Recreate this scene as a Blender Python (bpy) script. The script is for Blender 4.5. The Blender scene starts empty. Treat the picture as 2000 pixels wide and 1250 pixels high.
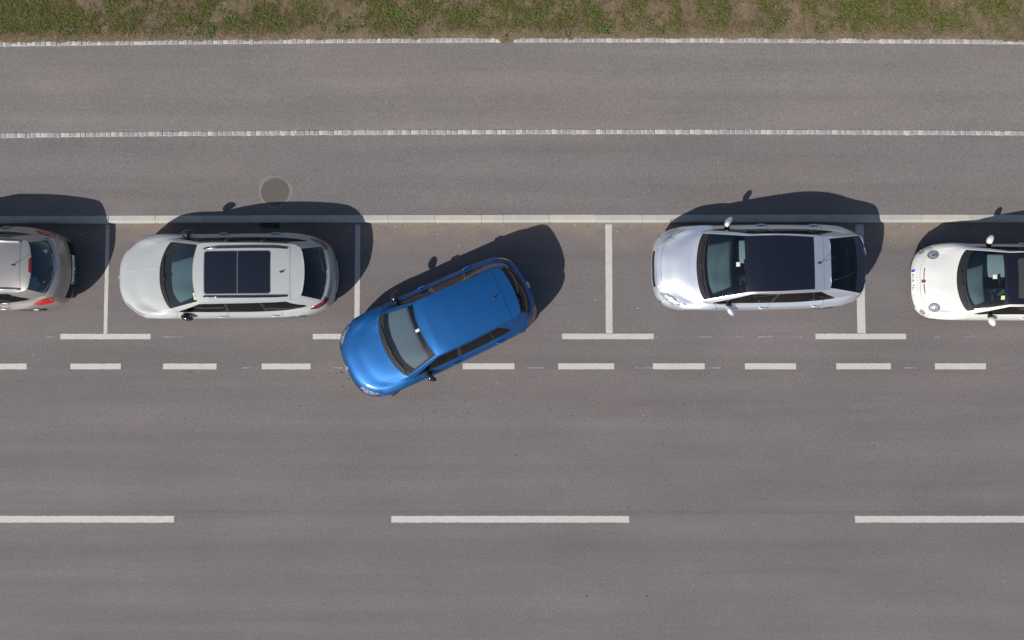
import bpy, bmesh, math, random
import numpy as np
from mathutils import Vector, Matrix
from mathutils.bvhtree import BVHTree

R = math.radians
rng = random.Random(7)
sc = bpy.context.scene
COL = sc.collection

# ------------------------------------------------------------------ camera, sky, sun, exposure
H, TILT = 21.0, R(3)
cd = bpy.data.cameras.new('camera'); cam = bpy.data.objects.new('camera', cd); COL.objects.link(cam)
cam.location = (0, -H * math.tan(TILT), H); cam.rotation_euler = (TILT, 0, 0)
cd.sensor_width = 36; cd.lens = 33.84; cd.clip_start = .1; cd.clip_end = 2000
sc.camera = cam
SDX, SDY = .72, .83                    # how far a shadow runs along x and y for each metre of height
EL = math.atan2(1, math.hypot(SDX, SDY)); AZ = math.atan2(-SDX, -SDY)
world = bpy.data.worlds.new('World'); sc.world = world; world.use_nodes = True
wn = world.node_tree
sky = wn.nodes.new('ShaderNodeTexSky'); sky.sky_type = 'NISHITA'; sky.sun_disc = False
sky.sun_elevation = EL; sky.sun_rotation = AZ % (2 * math.pi); sky.dust_density = 1.0
wn.links.new(sky.outputs[0], wn.nodes['Background'].inputs[0]); wn.nodes['Background'].inputs[1].default_value = .08
sd = bpy.data.lights.new('sun', 'SUN'); sd.energy = 4.3; sd.angle = R(.5); sd.color = (1, .955, .90)
sun = bpy.data.objects.new('sun', sd); COL.objects.link(sun); sun.location = (-20, -20, 30)
sun.rotation_euler = Vector((SDX, SDY, -1)).to_track_quat('-Z', 'Y').to_euler()
sc.view_settings.view_transform = 'Standard'; sc.view_settings.look = 'None'
sc.view_settings.gamma = 1; sc.view_settings.use_curve_mapping = False
sc.view_settings.exposure = .42

def at(px, py, z=0.0):
    """photo pixel (2000 x 1250) -> the point of the place at height z"""
    c, s = math.cos(TILT), math.sin(TILT)
    u, v = (px - 1000) / 1880.0, -(py - 625) / 1880.0
    d = Vector((u, v * c + s, -c + v * s)); k = (z - H) / d.z
    return Vector(cam.location) + d * k

# ------------------------------------------------------------------ materials
def nodes(name):
    m = bpy.data.materials.new(name); m.use_nodes = True
    return m, m.node_tree, m.node_tree.nodes['Principled BSDF']
def plain(name, col, rough=.5, metal=0, coat=0, spec=.5, coat_rough=.04):
    m, nt, b = nodes(name)
    b.inputs['Base Color'].default_value = (*col, 1); b.inputs['Roughness'].default_value = rough
    b.inputs['Metallic'].default_value = metal; b.inputs['Coat Weight'].default_value = coat
    b.inputs['Coat Roughness'].default_value = coat_rough; b.inputs['Specular IOR Level'].default_value = spec
    return m
def N(nt, kind, **kw):
    n = nt.nodes.new(kind)
    for k, v in kw.items():
        if k in n.inputs: n.inputs[k].default_value = v
        else: setattr(n, k, v)
    return n
def ramp(nt, src, stops):
    n = nt.nodes.new('ShaderNodeValToRGB'); e = n.color_ramp.elements
    while len(e) < len(stops): e.new(.5)
    for i, (p, c) in enumerate(stops):
        e[i].position = p; e[i].color = (*c, 1) if len(c) == 3 else c
    nt.links.new(src, n.inputs[0]); return n
def mix(nt, fac, a, b, mode='MIX'):
    n = nt.nodes.new('ShaderNodeMix'); n.data_type = 'RGBA'; n.blend_type = mode
    for sock, v in ((n.inputs[0], fac), (n.inputs[6], a), (n.inputs[7], b)):
        if hasattr(v, 'is_linked'): nt.links.new(v, sock)
        else: sock.default_value = v if not isinstance(v, tuple) or len(v) == 4 else (*v, 1)
    return n.outputs[2]
def g(v): return (v, v, v)
def mathn(nt, op, a, b=0.0):
    n = nt.nodes.new('ShaderNodeMath'); n.operation = op
    for i, v in enumerate((a, b)):
        if hasattr(v, 'is_linked'): nt.links.new(v, n.inputs[i])
        else: n.inputs[i].default_value = v
    return n.outputs[0]
def coords(nt, scale=(1, 1, 1)):
    t = nt.nodes.new('ShaderNodeTexCoord'); mp = nt.nodes.new('ShaderNodeMapping')
    mp.inputs['Scale'].default_value = scale; nt.links.new(t.outputs['Object'], mp.inputs[0]); return mp.outputs[0]
def noise(nt, vec, scale, detail=3, rough=.55):
    n = N(nt, 'ShaderNodeTexNoise', Scale=scale, Detail=detail, Roughness=rough); nt.links.new(vec, n.inputs['Vector']); return n.outputs[0]

def asphalt(name, base, tint2, kerb_y=None, joints=()):
    m, nt, b = nodes(name)
    v = coords(nt); streak = coords(nt, (.12, 1.6, 1)); fine_s = coords(nt, (.6, 3.2, 1))
    c = mix(nt, ramp(nt, noise(nt, coords(nt, (.45, 1, 1)), .8, 5), [(.33, g(0)), (.67, g(1))]).outputs[0], base, tint2)
    c = mix(nt, ramp(nt, noise(nt, coords(nt, (.25, 1, 1)), .35, 3), [(.35, g(0)), (.65, g(1))]).outputs[0], c, mix(nt, 1.0, c, (1.06, 1.025, .985), 'MULTIPLY'))
    c = mix(nt, 1.0, c, ramp(nt, noise(nt, coords(nt, (.02, 1, 1)), 1.5, 3, .6), [(.3, g(.90)), (.7, g(1.07))]).outputs[0], 'MULTIPLY')
    # long streaks in the direction of travel
    c = mix(nt, ramp(nt, noise(nt, streak, 1.3, 4, .6), [(.3, g(0)), (.7, g(1))]).outputs[0], c, mix(nt, 1.0, c, (.88, .87, .88), 'MULTIPLY'))
    c = mix(nt, ramp(nt, noise(nt, fine_s, 6, 3, .7), [(.35, g(0)), (.75, g(.6))]).outputs[0], c, mix(nt, 1.0, c, (1.1, 1.09, 1.08), 'MULTIPLY'))
    # pale scuffed patches
    c = mix(nt, ramp(nt, noise(nt, v, 1.9, 5, .65), [(.58, g(0)), (.76, g(.5))]).outputs[0], c, mix(nt, 1.0, c, (1.2, 1.17, 1.13), 'MULTIPLY'))
    # aggregate grain
    c = mix(nt, 1.0, c, ramp(nt, noise(nt, v, 34, 3, .75), [(.3, g(.76)), (.7, g(1.22))]).outputs[0], 'MULTIPLY')
    vo = N(nt, 'ShaderNodeTexVoronoi', Scale=75.0); nt.links.new(v, vo.inputs['Vector'])
    c = mix(nt, 1.0, c, ramp(nt, vo.outputs['Color'], [(.12, g(.84)), (.5, g(1.0)), (.93, g(1.07)), (.99, g(1.6))]).outputs[0], 'MULTIPLY')
    # dark drips and oil spots
    vs = N(nt, 'ShaderNodeTexVoronoi', Scale=1.15); nt.links.new(v, vs.inputs['Vector'])
    spot = ramp(nt, mathn(nt, 'ADD', vs.outputs['Distance'], mathn(nt, 'MULTIPLY', noise(nt, v, 14, 2), .09)), [(.055, g(1)), (.085, g(0))]).outputs[0]
    c = mix(nt, mathn(nt, 'MULTIPLY', spot, .5), c, mix(nt, 1.0, c, (.45, .44, .44), 'MULTIPLY'))
    # pale specks of grit
    vp = N(nt, 'ShaderNodeTexVoronoi', Scale=2.6); nt.links.new(v, vp.inputs['Vector'])
    c = mix(nt, ramp(nt, vp.outputs['Distance'], [(.018, g(.5)), (.032, g(0))]).outputs[0], c, (.36, .35, .33))
    sep = nt.nodes.new('ShaderNodeSeparateXYZ'); nt.links.new(v, sep.inputs[0])
    if kerb_y is not None:             # dust and soil washed against the kerb
        d = mathn(nt, 'SUBTRACT', kerb_y, sep.outputs[1])
        d = mathn(nt, 'ADD', d, mathn(nt, 'MULTIPLY', mathn(nt, 'SUBTRACT', noise(nt, coords(nt, (.8, 1.2, 1)), 2.4, 5, .65), .5), 1.5))
        f = ramp(nt, d, [(.0, g(.85)), (.22, g(.5)), (.75, g(0))]).outputs[0]
        c = mix(nt, mathn(nt, 'MULTIPLY', f, .8), c, mix(nt, noise(nt, v, 9, 4), (.24, .18, .125), (.17, .15, .13)))
    for jy, w in joints:               # sealed paving joint along the road
        d = mathn(nt, 'ABSOLUTE', mathn(nt, 'SUBTRACT', sep.outputs[1], jy))
        d = mathn(nt, 'ADD', d, mathn(nt, 'MULTIPLY', noise(nt, coords(nt, (1, 5, 1)), 4, 3), w * .8))
        c = mix(nt, ramp(nt, d, [(w * .4, g(.35)), (w * 1.3, g(0))]).outputs[0], c, mix(nt, 1.0, c, (.72, .70, .72), 'MULTIPLY'))
    nt.links.new(c, b.inputs['Base Color']); b.inputs['Roughness'].default_value = .85; b.inputs['Specular IOR Level'].default_value = .3
    bp = N(nt, 'ShaderNodeBump', Strength=.35, Distance=.004); nt.links.new(noise(nt, v, 90, 2), bp.inputs['Height']); nt.links.new(bp.outputs[0], b.inputs['Normal'])
    return m

def stone_mat(name, base, var, scale=14, rough=.85, spread=(.93, 1.0, 1.07)):
    m, nt, b = nodes(name); v = coords(nt)
    oi = nt.nodes.new('ShaderNodeObjectInfo')
    c = mix(nt, noise(nt, v, scale, 4, .65), base, var)
    lo, mid, hi = spread
    rv = ramp(nt, oi.outputs['Random'], [(0, (lo, lo * 1.01, lo * 1.03)), (.6, g(mid)), (.78, g(mid * 1.06)), (.84, (hi, hi * .985, hi * .95)), (1, (hi * 1.05, hi * 1.03, hi * .97))]).outputs[0]
    c = mix(nt, 1.0, c, rv, 'MULTIPLY')
    c = mix(nt, 1.0, c, ramp(nt, noise(nt, v, 60, 3, .7), [(.3, g(.75)), (.7, g(1.2))]).outputs[0], 'MULTIPLY')
    nt.links.new(c, b.inputs['Base Color']); b.inputs['Roughness'].default_value = rough
    bp = N(nt, 'ShaderNodeBump', Strength=.5, Distance=.006); nt.links.new(noise(nt, v, 45, 3), bp.inputs['Height']); nt.links.new(bp.outputs[0], b.inputs['Normal'])
    return m

def paint_mark():
    m, nt, b = nodes('worn_white_road_paint'); v = coords(nt)
    c = mix(nt, noise(nt, v, 3, 4), (.385, .365, .335), (.465, .446, .415))
    c = mix(nt, 1.0, c, ramp(nt, noise(nt, v, 55, 3, .75), [(.28, g(.66)), (.55, g(1.0)), (.8, g(1.12))]).outputs[0], 'MULTIPLY')
    worn = ramp(nt, mathn(nt, 'ADD', noise(nt, v, 26, 5, .75), mathn(nt, 'MULTIPLY', noise(nt, v, 1.6, 3), .22)), [(.69, g(0)), (.80, g(.75))]).outputs[0]
    c = mix(nt, worn, c, (.25, .24, .24))
    nt.links.new(c, b.inputs['Base Color']); b.inputs['Roughness'].default_value = .7
    bp = N(nt, 'ShaderNodeBump', Strength=.6, Distance=.004); nt.links.new(noise(nt, v, 60, 2), bp.inputs['Height']); nt.links.new(bp.outputs[0], b.inputs['Normal'])
    return m
def faint_mark():
    m, nt, b = nodes('faded_setting_out_line'); v = coords(nt)
    c = mix(nt, ramp(nt, noise(nt, coords(nt, (.7, 3, 1)), 5, 4), [(.42, g(0)), (.62, g(1))]).outputs[0], (.15, .145, .145), (.26, .255, .25))
    nt.links.new(c, b.inputs['Base Color']); b.inputs['Roughness'].default_value = .85; return m

def soil_mat():
    m, nt, b = nodes('dry_soil_and_thatch'); v = coords(nt)
    c = mix(nt, ramp(nt, noise(nt, v, 1.6, 5, .65), [(.38, g(0)), (.62, g(1))]).outputs[0], (.062, .056, .024), (.150, .108, .066))
    c = mix(nt, ramp(nt, noise(nt, v, 11, 5, .7), [(.35, g(0)), (.7, g(.8))]).outputs[0], c, (.19, .135, .088))
    c = mix(nt, 1.0, c, ramp(nt, noise(nt, v, 50, 4, .75), [(.3, g(.55)), (.7, g(1.3))]).outputs[0], 'MULTIPLY')
    nt.links.new(c, b.inputs['Base Color']); b.inputs['Roughness'].default_value = .95
    bp = N(nt, 'ShaderNodeBump', Strength=.8, Distance=.03); nt.links.new(noise(nt, v, 14, 4), bp.inputs['Height']); nt.links.new(bp.outputs[0], b.inputs['Normal'])
    return m

def car_paint(name, col, metal=0.0, rough=.4, coat=1.0, flake=0.0):
    m, nt, b = nodes(name); v = coords(nt)
    c = mix(nt, ramp(nt, noise(nt, v, 2.2, 4), [(.35, g(0)), (.75, g(.5))]).outputs[0], col, tuple(min(1, x * .93 + .006) for x in col))
    if flake: c = mix(nt, 1.0, c, ramp(nt, noise(nt, v, 350, 1), [(.3, g(1 - flake)), (.7, g(1 + flake))]).outputs[0], 'MULTIPLY')
    nt.links.new(c, b.inputs['Base Color']); b.inputs['Metallic'].default_value = metal; b.inputs['Roughness'].default_value = rough
    b.inputs['Coat Weight'].default_value = coat; b.inputs['Coat Roughness'].default_value = .09
    return m
def glass(name, tint, ior=1.5):
    m = bpy.data.materials.new(name); m.use_nodes = True; nt = m.node_tree
    for n in list(nt.nodes):
        if n.type == 'BSDF_PRINCIPLED': nt.nodes.remove(n)
    out = [n for n in nt.nodes if n.type == 'OUTPUT_MATERIAL'][0]
    tr = nt.nodes.new('ShaderNodeBsdfTransparent'); tr.inputs[0].default_value = (*tint, 1)
    gl = nt.nodes.new('ShaderNodeBsdfGlossy'); gl.inputs['Roughness'].default_value = .015
    lw = nt.nodes.new('ShaderNodeFresnel'); lw.inputs[0].default_value = ior
    mx = nt.nodes.new('ShaderNodeMixShader'); nt.links.new(lw.outputs[0], mx.inputs[0]); nt.links.new(tr.outputs[0], mx.inputs[1]); nt.links.new(gl.outputs[0], mx.inputs[2])
    nt.links.new(mx.outputs[0], out.inputs[0]); return m
def lamp_mat(name, c1, c2, scale=22):
    m, nt, b = nodes(name); v = coords(nt)
    vo = N(nt, 'ShaderNodeTexVoronoi', Scale=float(scale)); nt.links.new(v, vo.inputs['Vector'])
    c = mix(nt, ramp(nt, vo.outputs['Distance'], [(.15, g(0)), (.6, g(1))]).outputs[0], c1, c2)
    nt.links.new(c, b.inputs['Base Color']); b.inputs['Roughness'].default_value = .12; b.inputs['Coat Weight'].default_value = 1; return m

M = {}
A_ROAD = (.143, .128, .126); A_ROAD2 = (.127, .115, .116)
M['stone'] = stone_mat('granite_sett', (.29, .275, .26), (.235, .228, .222), spread=(.85, 1.05, 1.45))
M['mortar'] = stone_mat('pale_mortar', (.50, .48, .435), (.40, .385, .35), 20)
M['kerb'] = stone_mat('pale_concrete_kerb', (.395, .38, .345), (.30, .29, .265), 6, spread=(.94, 1, 1.05))
M['joint'] = plain('kerb_joint_mortar', (.47, .455, .42), .9)
M['mark'] = paint_mark(); M['faint'] = faint_mark()
M['soil'] = soil_mat()
M['black'] = plain('black_plastic', (.012, .012, .014), .45)
M['trim'] = plain('dark_grey_plastic', (.011, .011, .0125), .62, 0, 0, .25)
M['gloss_black'] = plain('gloss_black', (.006, .006, .010), .12, 0, 1)
M['seam_grey'] = plain('grey_rubber_seal', (.10, .105, .11), .6)
M['rubber'] = plain('tyre_rubber', (.018, .018, .019), .8)
M['alloy'] = plain('alloy_wheel', (.55, .55, .57), .3, 1)
M['chrome'] = plain('chrome', (.85, .85, .86), .12, 1)
M['lining'] = plain('dark_inner_shell', (.008, .008, .009), .8)
M['dash'] = plain('grey_dashboard', (.115, .13, .135), .75)
M['dash_haze'] = plain('reflection_grey_cabin', (.145, .150, .175), .8)  # paler and bluer, with the haze of reflections on the glass coloured in
M['dash_dark'] = plain('dark_cabin_trim', (.035, .038, .04), .75)
M['seat_dark'] = plain('dark_seat_fabric', (.05, .054, .058), .9)
M['seat_grey'] = plain('grey_seat_fabric', (.28, .285, .275), .9)
M['sticker'] = plain('pale_sticker', (.47, .48, .42), .6)
M['sticker_y'] = plain('yellow_green_sticker', (.42, .47, .17), .6)
M['white'] = plain('white_plate', (.72, .74, .72), .4)
M['eu_blue'] = plain('blue_plate_band', (.02, .10, .42), .4)
M['ink'] = plain('black_lettering', (.01, .01, .01), .5)
M['trim_purple'] = plain('purple_grey_trim', (.16, .12, .16), .4, .4, .5)
M['red_emblem'] = plain('dark_red_emblem', (.11, .02, .04), .35, 0, 1)
M['glass'] = glass('clear_car_glass', (.68, .83, .87), 1.65)
M['glass_tint'] = glass('tinted_car_glass', (.30, .36, .38))
M['glass_sky_tint'] = glass('sky_tinted_rear_glass', (.13, .36, .52), 1.9)  # blue of the reflected sky is put into the tint
M['glass_dark'] = glass('dark_privacy_glass', (.12, .15, .18), 1.65)
M['head'] = lamp_mat('headlight_lens', (.27, .29, .31), (.17, .18, .19), 30)
M['reflector'] = plain('headlight_reflector', (.75, .77, .8), .25, 1, 1)
M['tail'] = lamp_mat('red_tail_light', (.42, .012, .016), (.34, .008, .012), 30)
M['tail_dark'] = lamp_mat('dark_red_tail_light', (.17, .014, .014), (.10, .008, .008), 30)
M['iron'] = stone_mat('rusty_cast_iron', (.085, .072, .063), (.12, .10, .083), 14)
M['leaf_dry'] = plain('dry_leaf', (.22, .135, .07), .85)
M['grit'] = plain('pale_grit', (.55, .53, .50), .8)

# ------------------------------------------------------------------ mesh helpers
def mesh_obj(name, verts, faces, mats, parent=None, smooth=False, matidx=None):
    me = bpy.data.meshes.new(name); me.from_pydata([tuple(v) for v in verts], [], [tuple(f) for f in faces]); me.update()
    if not isinstance(mats, (list, tuple)): mats = [mats]
    for m in mats: me.materials.append(m)
    if matidx is not None: me.polygons.foreach_set('material_index', matidx)
    if smooth: me.polygons.foreach_set('use_smooth', [True] * len(me.polygons))
    o = bpy.data.objects.new(name, me); COL.objects.link(o)
    if parent is not None: o.parent = parent
    return o
def bm_obj(name, bm, mat, parent=None, smooth=False):
    me = bpy.data.meshes.new(name); bm.to_mesh(me); bm.free(); me.materials.append(mat)
    if smooth: me.polygons.foreach_set('use_smooth', [True] * len(me.polygons))
    o = bpy.data.objects.new(name, me); COL.objects.link(o)
    if parent is not None: o.parent = parent
    return o
def add_box(bm, x0, x1, y0, y1, z0, z1, bevel=0.0, seg=1):
    vs = [bm.verts.new((x, y, z)) for z in (z0, z1) for y in (y0, y1) for x in (x0, x1)]
    fs = [bm.faces.new([vs[i] for i in f]) for f in ((0, 2, 3, 1), (4, 5, 7, 6), (0, 1, 5, 4), (2, 6, 7, 3), (0, 4, 6, 2), (1, 3, 7, 5))]
    if bevel:
        es = list({e for f in fs for e in f.edges})
        bmesh.ops.bevel(bm, geom=es, offset=bevel, segments=seg, affect='EDGES', profile=.5)
def tube(bm, pts, r, n=8, closed=False):
    pts = [Vector(p) for p in pts]; rings = []
    rs = r if isinstance(r, (list, tuple)) else [r] * len(pts)
    for i, p in enumerate(pts):
        a = pts[i - 1] if (i or closed) else pts[i]; b = pts[(i + 1) % len(pts)] if (closed or i < len(pts) - 1) else pts[i]
        d = (b - a).normalized(); u = d.cross(Vector((0, 0, 1)))
        if u.length < .1: u = d.cross(Vector((0, 1, 0)))
        u.normalize(); w = d.cross(u)
        rings.append([bm.verts.new(p + (u * math.cos(k * 2 * math.pi / n) + w * math.sin(k * 2 * math.pi / n)) * rs[i]) for k in range(n)])
    m = len(rings)
    for i in range(m if closed else m - 1):
        A, B = rings[i], rings[(i + 1) % m]
        for k in range(n): bm.faces.new((A[k], A[(k + 1) % n], B[(k + 1) % n], B[k]))
    if not closed: bm.faces.new(rings[0][::-1]); bm.faces.new(rings[-1])
def ellipsoid(bm, c, r, rot=None, nu=20, nv=12, power=1.0):
    mtx = rot or Matrix.Identity(3); rows = []
    sp = lambda v: math.copysign(abs(v) ** power, v)
    for j in range(1, nv):
        th = math.pi * j / nv
        rows.append([bm.verts.new(Vector(c) + mtx @ Vector((r[0] * sp(math.sin(th)) * sp(math.cos(2 * math.pi * i / nu)), r[1] * sp(math.sin(th)) * sp(math.sin(2 * math.pi * i / nu)), r[2] * sp(math.cos(th))))) for i in range(nu)])
    t = bm.verts.new(Vector(c) + mtx @ Vector((0, 0, r[2]))); b = bm.verts.new(Vector(c) + mtx @ Vector((0, 0, -r[2])))
    for j in range(len(rows) - 1):
        for i in range(nu): bm.faces.new((rows[j][i], rows[j + 1][i], rows[j + 1][(i + 1) % nu], rows[j][(i + 1) % nu]))
    for i in range(nu): bm.faces.new((t, rows[0][i], rows[0][(i + 1) % nu])); bm.faces.new((b, rows[-1][(i + 1) % nu], rows[-1][i]))
def lathe_y(bm, prof, n=28):
    """profile of (radius, y) turned about the y axis"""
    rows = [[bm.verts.new((r * math.cos(2 * math.pi * k / n), y, r * math.sin(2 * math.pi * k / n))) for k in range(n)] for r, y in prof]
    for a, b in zip(rows, rows[1:]):
        for k in range(n): bm.faces.new((a[k], a[(k + 1) % n], b[(k + 1) % n], b[k]))
def thing(name, label, cat, loc=(0, 0, 0), rz=0, group=None):
    o = bpy.data.objects.new(name, None); COL.objects.link(o); o.location = loc; o.rotation_euler = (0, 0, rz); o.empty_display_size = .3
    o['label'] = label; o['category'] = cat
    if group: o['group'] = group
    return o
def structure(o): o['kind'] = 'structure'; return o
def text_mesh(name, body, size, mat, parent, mtx, spacing=1.0):
    cu = bpy.data.curves.new(name, 'FONT'); cu.body = body; cu.size = size; cu.align_x = 'CENTER'; cu.align_y = 'CENTER'; cu.extrude = .001; cu.space_character = spacing
    t = bpy.data.objects.new(name, cu); COL.objects.link(t)
    dg = bpy.context.evaluated_depsgraph_get(); me = bpy.data.meshes.new_from_object(t.evaluated_get(dg)); bpy.data.objects.remove(t)
    me.materials.clear(); me.materials.append(mat)
    o = bpy.data.objects.new(name, me); COL.objects.link(o); o.parent = parent; o.matrix_local = mtx; return o

# ------------------------------------------------------------------ the road and its borders
# every long line of the place bends very gently: y(x) = y0 + a x + b x^2
def line(y_left, y_mid, y_right, z):
    l, c, r = at(0, y_left, z), at(1000, y_mid, z), at(2000, y_right, z)
    xs = (r.x - l.x) / 2; a = (r.y - l.y) / (2 * xs); b = ((l.y + r.y) / 2 - c.y) / xs ** 2
    return lambda x: c.y + a * x + b * max(-16, min(16, x)) ** 2 if abs(x) <= 16 else c.y + a * x + b * 256
ZP = .13                                # the pavement stands one kerb above the road
kerb_lo = line(437, 434.8, 434.6, .05); kerb_hi = lambda x: kerb_lo(x) + .158
sett_mid_lo = line(269.5, 262.3, 264.8, ZP); sett_mid_hi = lambda x: sett_mid_lo(x) + .104
sett_top_lo = line(91, 83.0, 86.8, ZP); sett_top_hi = lambda x: sett_top_lo(x) + .108

XS = [-200, -120, -70, -40, -26] + [i * 1.0 for i in range(-20, 21)] + [26, 40, 70, 120, 200]
def band(name, lo, hi, z, mat, parent=None):
    v, f = [], []
    for x in XS: v += [(x, lo(x), z), (x, hi(x), z)]
    for i in range(len(XS) - 1): f.append((2 * i, 2 * i + 2, 2 * i + 3, 2 * i + 1))
    return mesh_obj(name, v, f, mat, parent)
structure(mesh_obj('ground', [(-900, -900, -.35), (900, -900, -.35), (900, 900, -.35), (-900, 900, -.35)], [(0, 1, 2, 3)], M['soil']))
JY = at(1000, 1000).y
M['road'] = asphalt('road_asphalt', A_ROAD, A_ROAD2, kerb_lo(0), [(JY, .05)])
M['pave'] = asphalt('pavement_asphalt', (.152, .138, .134), (.135, .124, .123))
M['path'] = asphalt('path_asphalt', (.172, .156, .145), (.153, .141, .134))
road = structure(band('road', lambda x: -14.0, lambda x: kerb_lo(x) + .03, 0, M['road']))
structure(band('roadside_strip', lambda x: -900.0, lambda x: -13.9, -.02, M['soil']))
structure(band('pavement', lambda x: kerb_hi(x) - .02, lambda x: sett_mid_lo(x) + .02, ZP - .004, M['pave']))
structure(band('footpath', lambda x: sett_mid_hi(x) - .02, lambda x: sett_top_lo(x) + .02, ZP - .004, M['path']))
# the verge: one rough sheet of soil
def vnoise(seed):
    r = np.random.RandomState(seed); G = r.rand(256, 256)
    def f(x, y):
        xi, yi = np.floor(x).astype(int), np.floor(y).astype(int); fx, fy = x - xi, y - yi
        fx = fx * fx * (3 - 2 * fx); fy = fy * fy * (3 - 2 * fy); q = lambda a, b: G[a % 256, b % 256]
        return (q(xi, yi) * (1 - fx) + q(xi + 1, yi) * fx) * (1 - fy) + (q(xi, yi + 1) * (1 - fx) + q(xi + 1, yi + 1) * fx) * fy
    return f
vn = vnoise(11)
def verge_sheet():
    xs = [-900, -300, -100, -40, -20] + [i * .06 for i in range(-240, 241)] + [20, 40, 100, 300, 900]
    ys = [0, .06, .15, .3, .45, .6, .8, 1.0, 1.25, 1.5, 2, 3, 5, 10, 40, 900]
    r = random.Random(3); v, f = [], []
    for j, d in enumerate(ys):
        for x in xs:
            e = (.35 - vn(np.array([x * 2.3]), np.array([3.0]))[0]) * .05 - .012 + r.uniform(-.010, .010) - (.085 if -.28 < x < .04 else 0) if j == 0 else 0
            v.append((x, sett_top_hi(max(-20, min(20, x))) - .012 + d + e, ZP + .008 if j == 0 else ZP + .012 + r.uniform(0, .022) + min(d, 2) * .02))
    n = len(xs)
    for j in range(len(ys) - 1):
        for i in range(n - 1): f.append((j * n + i, j * n + i + 1, (j + 1) * n + i + 1, (j + 1) * n + i))
    return mesh_obj('verge', v, f, M['soil'], smooth=True)
structure(verge_sheet())

# kerb of one-metre concrete stones with a rounded arris to the road
kerb = structure(band('kerb', lambda x: kerb_lo(x) + .012, lambda x: kerb_hi(x) - .012, ZP - .012, M['joint']))
kerb.name = 'kerb'
def kerb_mesh(L):
    prof = [(0, -.03), (.004, .055), (.012, .078), (.028, .092), (.05, .0985), (.155, .1005), (.158, .097), (.158, -.03)]
    v = []; n = len(prof)
    for x in (0, .004, L - .004, L):
        ins = .003 if x in (0, L) else 0
        for y, z in prof: v.append((x, y + (ins if y < .08 else -ins), (z + ZP - .10 if z > 0 else z) - ins))
    f = [(k * n + i, (k + 1) * n + i, (k + 1) * n + i + 1, k * n + i + 1) for k in range(3) for i in range(n - 1)]
    f += [tuple(range(n)), tuple(range(4 * n - 1, 3 * n - 1, -1))]
    me = bpy.data.meshes.new('kerb_stone'); me.from_pydata(v, [], f); me.update(); me.materials.append(M['kerb']); return me
km = kerb_mesh(1.006); kshort = kerb_mesh(.455)
kx = at(758.8, 428, ZP).x
jl = []                                  # joints: metre stones, one short closing stone
x = kx - 1.018 * 21
while x < 21:
    if abs(x - (kx + 2.036)) < .02: jl.append((x, kshort, .467)); x += .467
    else: jl.append((x, km, 1.018)); x += 1.018
for x, me, L in jl:
    o = bpy.data.objects.new('kerb_stone', me); COL.objects.link(o); o.parent = kerb
    o.location = (x + .006, kerb_lo(x) + rng.uniform(-.003, .003), rng.uniform(-.003, .003)); o.rotation_euler = (0, 0, math.atan2(kerb_lo(x + L) - kerb_lo(x), L))

# two rows of granite setts, one stone wide
def sett_variants(n=14):
    out = []
    for i in range(n):
        r = random.Random(i + 40); w = r.uniform(.082, .112); d = r.uniform(.096, .112); bm = bmesh.new()
        add_box(bm, -w / 2, w / 2, -d / 2, d / 2, -.06, .012, .010, 1)
        for v in bm.verts:
            v.co.x += r.uniform(-.006, .006); v.co.y += r.uniform(-.006, .006)
            if v.co.z > 0: v.co.z += r.uniform(-.003, .004)
        me = bpy.data.meshes.new('sett'); bm.to_mesh(me); bm.free(); me.materials.append(M['stone']); out.append((me, w))
    return out
SV = sett_variants()
def sett_row(name, lo, hi, seed, skip=()):
    bed = structure(band(name, lambda x: lo(x) + .004, lambda x: hi(x) - .004, ZP - .001, M['mortar']))
    r = random.Random(seed); x = -11.9; far_v, far_f = [], []
    while x < 11.9:
        me, w = r.choice(SV); gap = r.choice((.007, .010, .013, .016, .02))
        if not any(a < x < b for a, b in skip):
            o = bpy.data.objects.new('sett', me); COL.objects.link(o); o.parent = bed
            o.location = (x + w / 2, (lo(x) + hi(x)) / 2 + r.uniform(-.008, .008), ZP + r.uniform(-.008, .003)); o.rotation_euler = (r.uniform(-.04, .04), r.uniform(-.04, .04), r.uniform(-.07, .07) + (math.pi if r.random() < .5 else 0))
        x += w + gap
    for s in (-1, 1):                    # beyond the frame, joined
        x = 12.0
        while x < 24:
            me, w = r.choice(SV); b0 = len(far_v)
            far_v += [(s * (x + w / 2) + v.co.x, (lo(s * x) + hi(s * x)) / 2 + v.co.y, ZP + v.co.z) for v in me.vertices]
            far_f += [tuple(b0 + i for i in p.vertices) for p in me.polygons]; x += w + .016
    o = mesh_obj('distant_setts', far_v, far_f, M['stone'], bed); o['kind'] = 'stuff'
    return bed
sett_row('sett_strip', sett_mid_lo, sett_mid_hi, 5)
sett_row('sett_edging', sett_top_lo, sett_top_hi, 9, ((-.24, .02),))

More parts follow.
